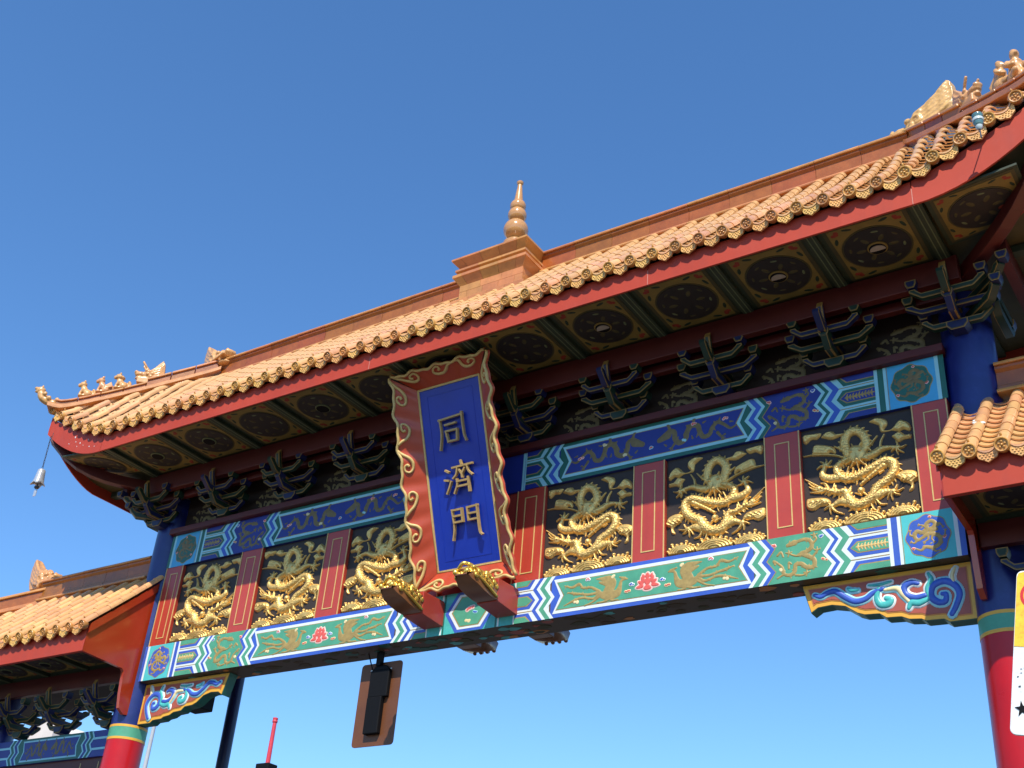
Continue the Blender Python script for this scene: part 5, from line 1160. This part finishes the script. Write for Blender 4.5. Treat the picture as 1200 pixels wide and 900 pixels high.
fig('roof_beast', lion(0), 'crouching orange glazed lion on hip next to upturned dragon-head corner', 'figurine', hip_mw(-1, 0.775, 0.14), gl)
fig('roof_beast', lion(1), 'winged orange glazed beast on hip, middle of three seated figures', 'figurine', hip_mw(-1, 0.675, 0.14), gl)
fig('roof_beast', lion(2), 'curly maned orange glazed lion on hip nearest the horned dragon ornament', 'figurine', hip_mw(-1, 0.575, 0.14), gl)
fig('roof_figure', sitter(), 'kneeling orange glazed figure on hip beside the square-maned dragon ornament', 'figurine', hip_mw(1, 0.675, 0.13, 0.3, 1.05), gl)
fig('roof_figure', sitter(), 'upright orange glazed figure higher on upturned hip at frame edge', 'figurine', hip_mw(1, 0.775, 0.13, -0.3, 1.15), gl)

def ridge_dragon():           # head looks along -x and bites the ridge, mane fin rises at +x
    m = MB()
    m.ell((-0.02, 0, 0.12), (0.17, 0.12, 0.12)); m.ell((-0.2, 0, 0.14), (0.12, 0.10, 0.06)); m.ell((-0.28, 0, 0.165), (0.05, 0.09, 0.045)); m.ell((-0.17, 0, 0.02), (0.13, 0.09, 0.035))
    for s in (-1, 1):
        m.ell((-0.09, s * 0.09, 0.20), (0.04, 0.03, 0.035)); m.ell((-0.28, s * 0.05, 0.2), (0.022, 0.022, 0.02))
        m.tube(catmull([(-0.3, s * 0.1, 0.11), (-0.18, s * 0.11, 0.085), (-0.05, s * 0.125, 0.06)], 4), 0.02, 6)
        for k in range(6):
            a = 0.5 + k * 0.5; c = (0.06 + 0.10 * math.cos(a + 1.2), s * 0.10, 0.12 + 0.11 * math.sin(a + 1.2))
            m.ell(c, (0.035, 0.035, 0.035)); 
        for k in range(5):      # ribs of the mane
            y = s * 0.062; q = k / 4
            m.tube(catmull([(0.0, s * 0.105, 0.05 + 0.17 * q), (0.14, s * 0.085, 0.08 + 0.22 * q), (0.25, y, 0.14 + 0.26 * q), (0.35 - 0.02 * q, y * 0.7, 0.22 + 0.28 * q)], 5), [0.031, 0.03, 0.029, 0.027, 0.025] * 3 + [0.016], 8)
        m.tube(catmull([(-0.05, s * 0.11, 0.10), (-0.02, s * 0.125, 0.17), (0.04, s * 0.125, 0.17), (0.05, s * 0.12, 0.11), (0.01, s * 0.125, 0.09)], 4), 0.02, 7)
    m.prism([(0.0, 0.02), (0.30, 0.02), (0.36, 0.15), (0.385, 0.34), (0.36, 0.50), (0.33, 0.52), (0.25, 0.42), (0.14, 0.33), (0.0, 0.27), (-0.12, 0.24), (-0.1, 0.15)], -0.055, 0.055)
    m.tube(catmull([(-0.12, 0, 0.22), (-0.05, 0, 0.28), (0.05, 0, 0.27), (0.08, 0, 0.32)], 4), 0.035, 7)
    return m
gd = 'dragon head ornaments on the ridges'
for s, lab in ((-1, 'curled orange dragon-head ornament with upright fin at ridge end above three seated beasts'), (1, 'orange dragon-head ornament with fluted mane fin at ridge end beside kneeling figure')):
    mw = Matrix.Translation((s * 5.24, YC - 0.05, 4.80)) @ Matrix.Diagonal((s * 1.1, 1.1, 1.02, 1)) @ Euler((0, 0.0, -0.25 if s > 0 else 0.25)).to_matrix().to_4x4()
    mm = ridge_dragon()
    if s < 0: mm.f = [f[::-1] for f in mm.f]
    fig('ridge_dragon', mm, lab, 'ornament', mw, gd, 0.011)
mm = ridge_dragon(); mm.f = [f[::-1] for f in mm.f]
fig('ridge_dragon', mm, 'orange dragon-head ornament with tall fin on low side roof ridge', 'ornament', Matrix.Translation((-8.05, YC - 0.02, 1.74)) @ Matrix.Diagonal((-0.95, 0.95, 1, 1)), gd, 0.011)
def hip_dragon():             # head looks along +x, mane behind, two horns
    m = MB(); m.ell((0.0, 0, 0.09), (0.13, 0.075, 0.08)); m.ell((0.13, 0, 0.09), (0.08, 0.06, 0.045)); m.ell((0.19, 0, 0.115), (0.03, 0.05, 0.03)); m.ell((0.11, 0, 0.03), (0.09, 0.055, 0.028))
    m.prism([(-0.16, 0.0), (0.03, 0.02), (0.04, 0.14), (-0.02, 0.2), (-0.08, 0.29), (-0.12, 0.34), (-0.155, 0.28), (-0.17, 0.15)], -0.045, 0.045)
    for s in (-1, 1):
        m.ell((0.06, s * 0.055, 0.145), (0.026, 0.02, 0.022)); m.tube(catmull([(0.03, s * 0.04, 0.15), (0.08, s * 0.055, 0.2), (0.11, s * 0.06, 0.24), (0.13, s * 0.06, 0.27)], 3), [0.017] * 9 + [0.012], 6)
        for k in range(4): m.tube(catmull([(0.0, s * 0.06, 0.05 + 0.03 * k), (-0.09, s * 0.055, 0.08 + 0.04 * k), (-0.14, s * 0.04, 0.14 + 0.045 * k)], 4), 0.014, 6)
        for k in range(4): m.ell((0.01 + 0.03 * math.cos(k * 1.4), s * 0.065, 0.09 + 0.04 * math.sin(k * 1.4)), 0.022)
    m.box(-0.16, 0.16, -0.06, 0.06, -0.05, 0.04)
    return m
fig('hip_dragon', hip_dragon(), 'small horned orange dragon head on hip behind the three seated beasts', 'ornament', hip_mw(-1, 0.41, 0.15, 0, 1.1), 'horned dragon heads on the hips', 0.009)
fig('hip_dragon', hip_dragon(), 'square-maned orange dragon head with thin horns on hip next to kneeling figure', 'ornament', hip_mw(1, 0.43, 0.13, 0, 1.05), 'horned dragon heads on the hips', 0.009)
def corner_head():
    m = MB(); m.tube(catmull([(-0.22, 0, 0.0), (-0.08, 0, 0.0), (0.04, 0, 0.02), (0.12, 0, 0.07), (0.14, 0, 0.13)], 4), [0.05, 0.055, 0.055, 0.055, 0.05, 0.05, 0.05, 0.05, 0.05, 0.05, 0.05, 0.05, 0.045, 0.045, 0.045, 0.045, 0.04], 10)
    m.ell((0.15, 0, 0.16), (0.06, 0.045, 0.045)); m.ell((0.20, 0, 0.175), (0.03, 0.03, 0.022)); m.ell((0.18, 0, 0.13), (0.04, 0.028, 0.014))
    for s in (-1, 1): m.ell((0.13, s * 0.03, 0.2), (0.014, 0.014, 0.02)); m.ell((0.08, s * 0.05, 0.1), (0.03, 0.02, 0.03)); m.ell((0.02, s * 0.055, 0.05), (0.03, 0.02, 0.03)); m.ell((-0.08, s * 0.055, 0.04), (0.03, 0.02, 0.03))
    return m
for s, lab in ((-1, 'upturned orange dragon head closing the roof corner over the hanging bell'), (1, 'upturned orange dragon head closing the far roof corner out past the glazed figures')):
    fig('corner_dragon', corner_head(), lab, 'ornament', hip_mw(s, 0.965, 0.06, 0, 1.15), 'corner dragon heads', 0.009)

# ------------------------------------------------------------------ bell and lamp fitting at the eaves
bell = tag(empty('wind_bell', (-6.53, -1.36, 2.42)), 'small grey metal wind bell hanging on a chain from the upturned roof corner', 'bell')
bx, by = -6.555, -1.36
m = MB()
for i in range(11):
    z = 3.20 - 0.047 * i; o = 0.0085; x = bx + 0.0025 * i
    P_ = [(x + (o * math.cos(a) if i % 2 else 0), by + (0 if i % 2 else o * math.cos(a)), z + 0.03 * math.sin(a)) for a in np.linspace(0, 2 * math.pi, 11)]
    m.tube(P_, 0.0035, 5)
m.build('chain', 'bell_dark', bell)
bx += 0.028
m = MB(); V = []; n = 32; prof = [(0.036, 2.70), (0.047, 2.69), (0.054, 2.62), (0.061, 2.56), (0.068, 2.51), (0.074, 2.49)]
for k, (r, z) in enumerate(prof):
    for j in range(n):
        a = 2 * math.pi * j / n; q = max(abs(math.cos(2 * a)), 0) if k == len(prof) - 1 else 0
        sq = 1 / max(abs(math.cos(a)), abs(math.sin(a))); rr = r * (0.75 + 0.25 * sq)
        V.append((bx + rr * math.cos(a) * (1 + 0.25 * (abs(math.sin(2 * a)) ** 3 if k == len(prof) - 1 else 0)), by + rr * math.sin(a) * (1 + 0.25 * (abs(math.sin(2 * a)) ** 3 if k == len(prof) - 1 else 0)), z - (0.03 * abs(math.sin(2 * a)) ** 3 if k == len(prof) - 1 else 0)))
F = [(i * n + j, i * n + (j + 1) % n, (i + 1) * n + (j + 1) % n, (i + 1) * n + j) for i in range(len(prof) - 1) for j in range(n)] + [tuple(range(n))]
me = m.add(V, F).mesh('bell_body', 'bell_metal', auto=45); bm_ = bmesh.new(); bm_.from_mesh(me); bmesh.ops.recalc_face_normals(bm_, faces=bm_.faces); bm_.to_mesh(me); bm_.free()
bo = obj('bell_body', me, bell); so_ = bo.modifiers.new('solid', 'SOLIDIFY'); so_.thickness = 0.008
MB().tube([(bx, by, 2.69), (bx, by, 2.42)], 0.006, 6).ell((bx, by, 2.43), (0.035, 0.035, 0.025)).build('clapper', 'bell_dark', bell)
MB().box(bx - 0.028, bx + 0.028, by - 0.004, by + 0.004, 2.30, 2.39).tube([(bx, by, 2.43), (bx, by, 2.38)], 0.004, 5).build('wind_vane', 'bell_metal', bell)
lampf = tag(empty('eave_fitting', (6.08, -1.64, 3.02)), 'small banded glass fitting hanging in front of the eave tiles on a thin stem', 'fitting')
cx_, cy_ = 6.085, -1.64
m = MB(); m.lathe([(0.02, 3.235), (0.045, 3.225), (0.048, 3.20), (0.04, 3.185)], (cx_, cy_, 0), 16); m.lathe([(0.042, 3.145), (0.042, 3.12), (0.03, 3.10)], (cx_, cy_, 0), 16); m.build('teal_band', 'glass_teal', lampf, auto=40)
m = MB(); m.lathe([(0.04, 3.186), (0.05, 3.17), (0.048, 3.15), (0.041, 3.144)], (cx_, cy_, 0), 16); m.lathe([(0.03, 3.101), (0.03, 3.08), (0.015, 3.06)], (cx_, cy_, 0), 16); m.build('white_band', 'glass_white', lampf, auto=40)
MB().tube([(cx_, cy_, 3.07), (cx_ + 0.004, cy_, 2.97)], 0.007, 6).tube([(cx_, cy_, 3.23), (cx_, cy_ + 0.02, 3.26), (cx_, cy_ + 0.2, 3.27)], 0.006, 6).build('stem', 'bell_dark', lampf)

# ------------------------------------------------------------------ traffic signal under the beam
sig = tag(empty('traffic_signal', (-1.4, 0.25, 0.0)), 'black traffic signal seen from behind on brown backplate hanging under the beam', 'traffic signal')
x0, x1, zt, zb = -1.637, -1.055, -0.112, -1.046
r = 0.04; P_ = []
for cx_, cz_, a0 in ((x1 - r, zt - r, 0), (x0 + r, zt - r, 90), (x0 + r, zb + r, 180), (x1 - r, zb + r, 270)):
    P_ += [(cx_ + r * math.cos(R(a0 + q)), cz_ + r * math.sin(R(a0 + q))) for q in (0, 30, 60, 90)]
MB().prism(P_, 0.245, 0.255).build('backplate', 'backplate', sig)
for (a, b_) in ((-1.66, -0.20), (-1.39, -0.20)): MB().box(a + 0.16, a + 0.195, 0.24, 0.2445, b_, b_ + 0.012).build('mounting_slot', 'white', sig)
MB().box(-1.455, -1.185, 0.19, 0.2449, -0.52, -0.215).prism([(-1.455, -0.216), (-1.185, -0.216), (-1.25, -0.16), (-1.40, -0.16)], 0.2, 0.24).build('signal_housing', 'black', sig, bevel=0.01)
MB().box(-1.45, -1.245, 0.18, 0.2447, -0.925, -0.518).build('signal_housing', 'black', sig, bevel=0.01)
MB().box(-1.385, -1.325, 0.18, 0.24, -0.165, 0.004).build('hanger', 'black', sig)
MB().tube([(-1.52, 0.19, -0.004), (-1.44, 0.2, -0.2)], 0.008, 6).build('cable', 'black', sig)
m = MB()
for k in range(3):
    zz = -0.33 - 0.27 * k; m.tube([(-1.345, 0.256, zz), (-1.345, 0.42, zz)], [0.105, 0.11], 18)
m.build('lens_hood', 'black', sig)

ped_s = tag(empty('pedestrian_signal', (-4.86, 0.8, -0.2)), 'dark box housing on an arm behind the corner brace and column', 'signal')
MB().box(-5.02, -4.70, 0.70, 0.9, -0.19, 0.02).build('housing', 'black', ped_s, bevel=0.012)
MB().box(-5.3, -5.0, 0.76, 0.84, -0.1, -0.04).tube([(-5.3, 0.8, -0.07), (-5.38, 0.38, -0.07)], 0.03, 8).build('arm', 'black', ped_s)

# ------------------------------------------------------------------ poles behind the gate
p = tag(empty('lamp_post', (-5.53, 2.0, G0)), 'dark navy blue steel post standing behind the painted beam', 'post')
MB().lathe([(0.092, G0 + 0.1), (0.088, -1.0), (0.082, 1.6)], (-5.53, 2.0, 0), 20).build('shaft', 'steel_navy', p, auto=40)
MB().lathe([(0.2, G0 + 0.1), (0.2, G0 + 0.16), (0.12, G0 + 0.3)], (-5.53, 2.0, 0), 20).build('base', 'steel_navy', p, auto=40)
MB().lathe([(0.10, 1.6), (0.16, 1.7), (0.14, 2.0), (0.03, 2.1)], (-5.53, 2.0, 0), 16).build('lantern', 'steel_navy', p, auto=40)
p = tag(empty('utility_pole', (-16.95, 10.0, G0)), 'thin pale grey metal pole rising beside the red column', 'pole')
MB().lathe([(0.085, G0), (0.06, 1.0), (0.045, 3.4)], (-16.95, 10.0, 0), 14).build('shaft', 'steel_grey', p, auto=40)
MB().lathe([(0.05, 3.4), (0.06, 3.42), (0.055, 3.5), (0.01, 3.54)], (-16.95, 10.0, 0), 14).build('cap', 'steel_grey', p, auto=40)
p = tag(empty('flag_mast', (-12.8, 10.0, G0)), 'thin pinkish red mast with capped top rising from a black box', 'mast')
MB().lathe([(0.055, 1.8), (0.045, 2.83)], (-12.8, 10.0, 0), 14).build('shaft', 'steel_pink', p, auto=40)
MB().lathe([(0.045, 2.80), (0.062, 2.82), (0.062, 2.86), (0.05, 2.875), (0.06, 2.885), (0.06, 2.92)], (-12.8, 10.0, 0), 14).build('cap', 'steel_pink', p, auto=40)
MB().box(-13.02, -12.62, 9.85, 10.15, 1.35, 1.87).build('box', 'black', p, bevel=0.02)
MB().lathe([(0.12, G0), (0.09, 1.36)], (-12.8, 10.0, 0), 14).build('post', 'black', p, auto=40)

# pale wall glimpsed through the brackets of the side bay
hs = tag(empty('pale_building', (-11.4, 3.0, G0)), 'pale wall of building glimpsed through the brackets of the low side roof', 'building')
MB().prism([(-11.85, G0), (-10.95, G0), (-10.95, 0.68), (-11.3, 0.88), (-11.5, 0.78), (-11.85, 0.70)], 3.0, 4.2).build('wall', 'white_wall', hs)

# ------------------------------------------------------------------ weathered sign on a post beside the column
sg = tag(empty('street_sign', (6.02, -1.56, G0 + 0.14)), 'weathered yellow and white sign board leaning beside the red column', 'sign')
ang = R(9.9); YS = -1.6
def sgp(a, c): return (5.651 + a * math.cos(ang) + c * math.sin(ang), -1.962 - a * math.sin(ang) + c * math.cos(ang))
W2, H2, rc = 0.55, 1.12, 0.04
out_ = [(rc * (1 - math.cos(q)), rc * (1 - math.sin(q))) for q in np.linspace(0, math.pi / 2, 5)] + [(W2, 0.0), (W2, H2)] + [(rc * (1 - math.sin(q)), H2 - rc * (1 - math.cos(q))) for q in np.linspace(0, math.pi / 2, 5)]
MB().prism([sgp(*q) for q in out_], YS, YS + 0.025).build('board', 'sign_white', sg, bevel=0.004)
paint('yellow_field', [sgp(*q) for q in [(0.005, 0.585), (W2 - 0.01, 0.585), (W2 - 0.01, H2 - 0.01), (0.045, H2 - 0.01), (0.014, H2 - 0.02), (0.005, H2 - 0.05)]], YS, 0.003, 'sign_yellow', sg)
paint('red_letter', [sgp(*q) for q in ribbon([(0.115 + 0.075 * math.cos(a), 0.945 + 0.085 * math.sin(a)) for a in np.linspace(0.7, 5.6, 24)], 0.02)], YS, 0.005, 'sign_red', sg)
st = [(0.07 + (0.045 if k % 2 == 0 else 0.018) * math.cos(k * math.pi / 5 + 0.5), 0.17 + (0.055 if k % 2 == 0 else 0.022) * math.sin(k * math.pi / 5 + 0.5)) for k in range(10)]
paint('black_star', [sgp(*q) for q in st], YS, 0.004, 'black', sg)
rs = np.random.RandomState(2)
for i in range(16):
    a, c = rs.uniform(0.015, 0.3), rs.uniform(0.24, 0.56); l = rs.uniform(0.008, 0.022); paint('chipped_mark', [sgp(a, c), sgp(a + l, c + l * 0.3), sgp(a + l * 0.8, c + l), sgp(a - l * 0.2, c + l * 0.6)], YS, 0.003 + 0.0001 * i, 'bell_dark' if i % 2 else 'steel_grey', sg)
MB().lathe([(0.03, G0 + 0.14), (0.03, -0.7)], (6.06, YS + 0.06, 0), 14).build('post', 'steel_grey', sg, auto=40)
for zz in (-1.75, -1.15): MB().box(6.02, 6.10, YS + 0.024, YS + 0.10, zz - 0.02, zz + 0.02).build('clamp', 'steel_grey', sg)

# ------------------------------------------------------------------ lift everything from beam height to street height
for o in list(col.objects):
    if o.parent is None and o.type in ('MESH', 'EMPTY'): o.location.z += B
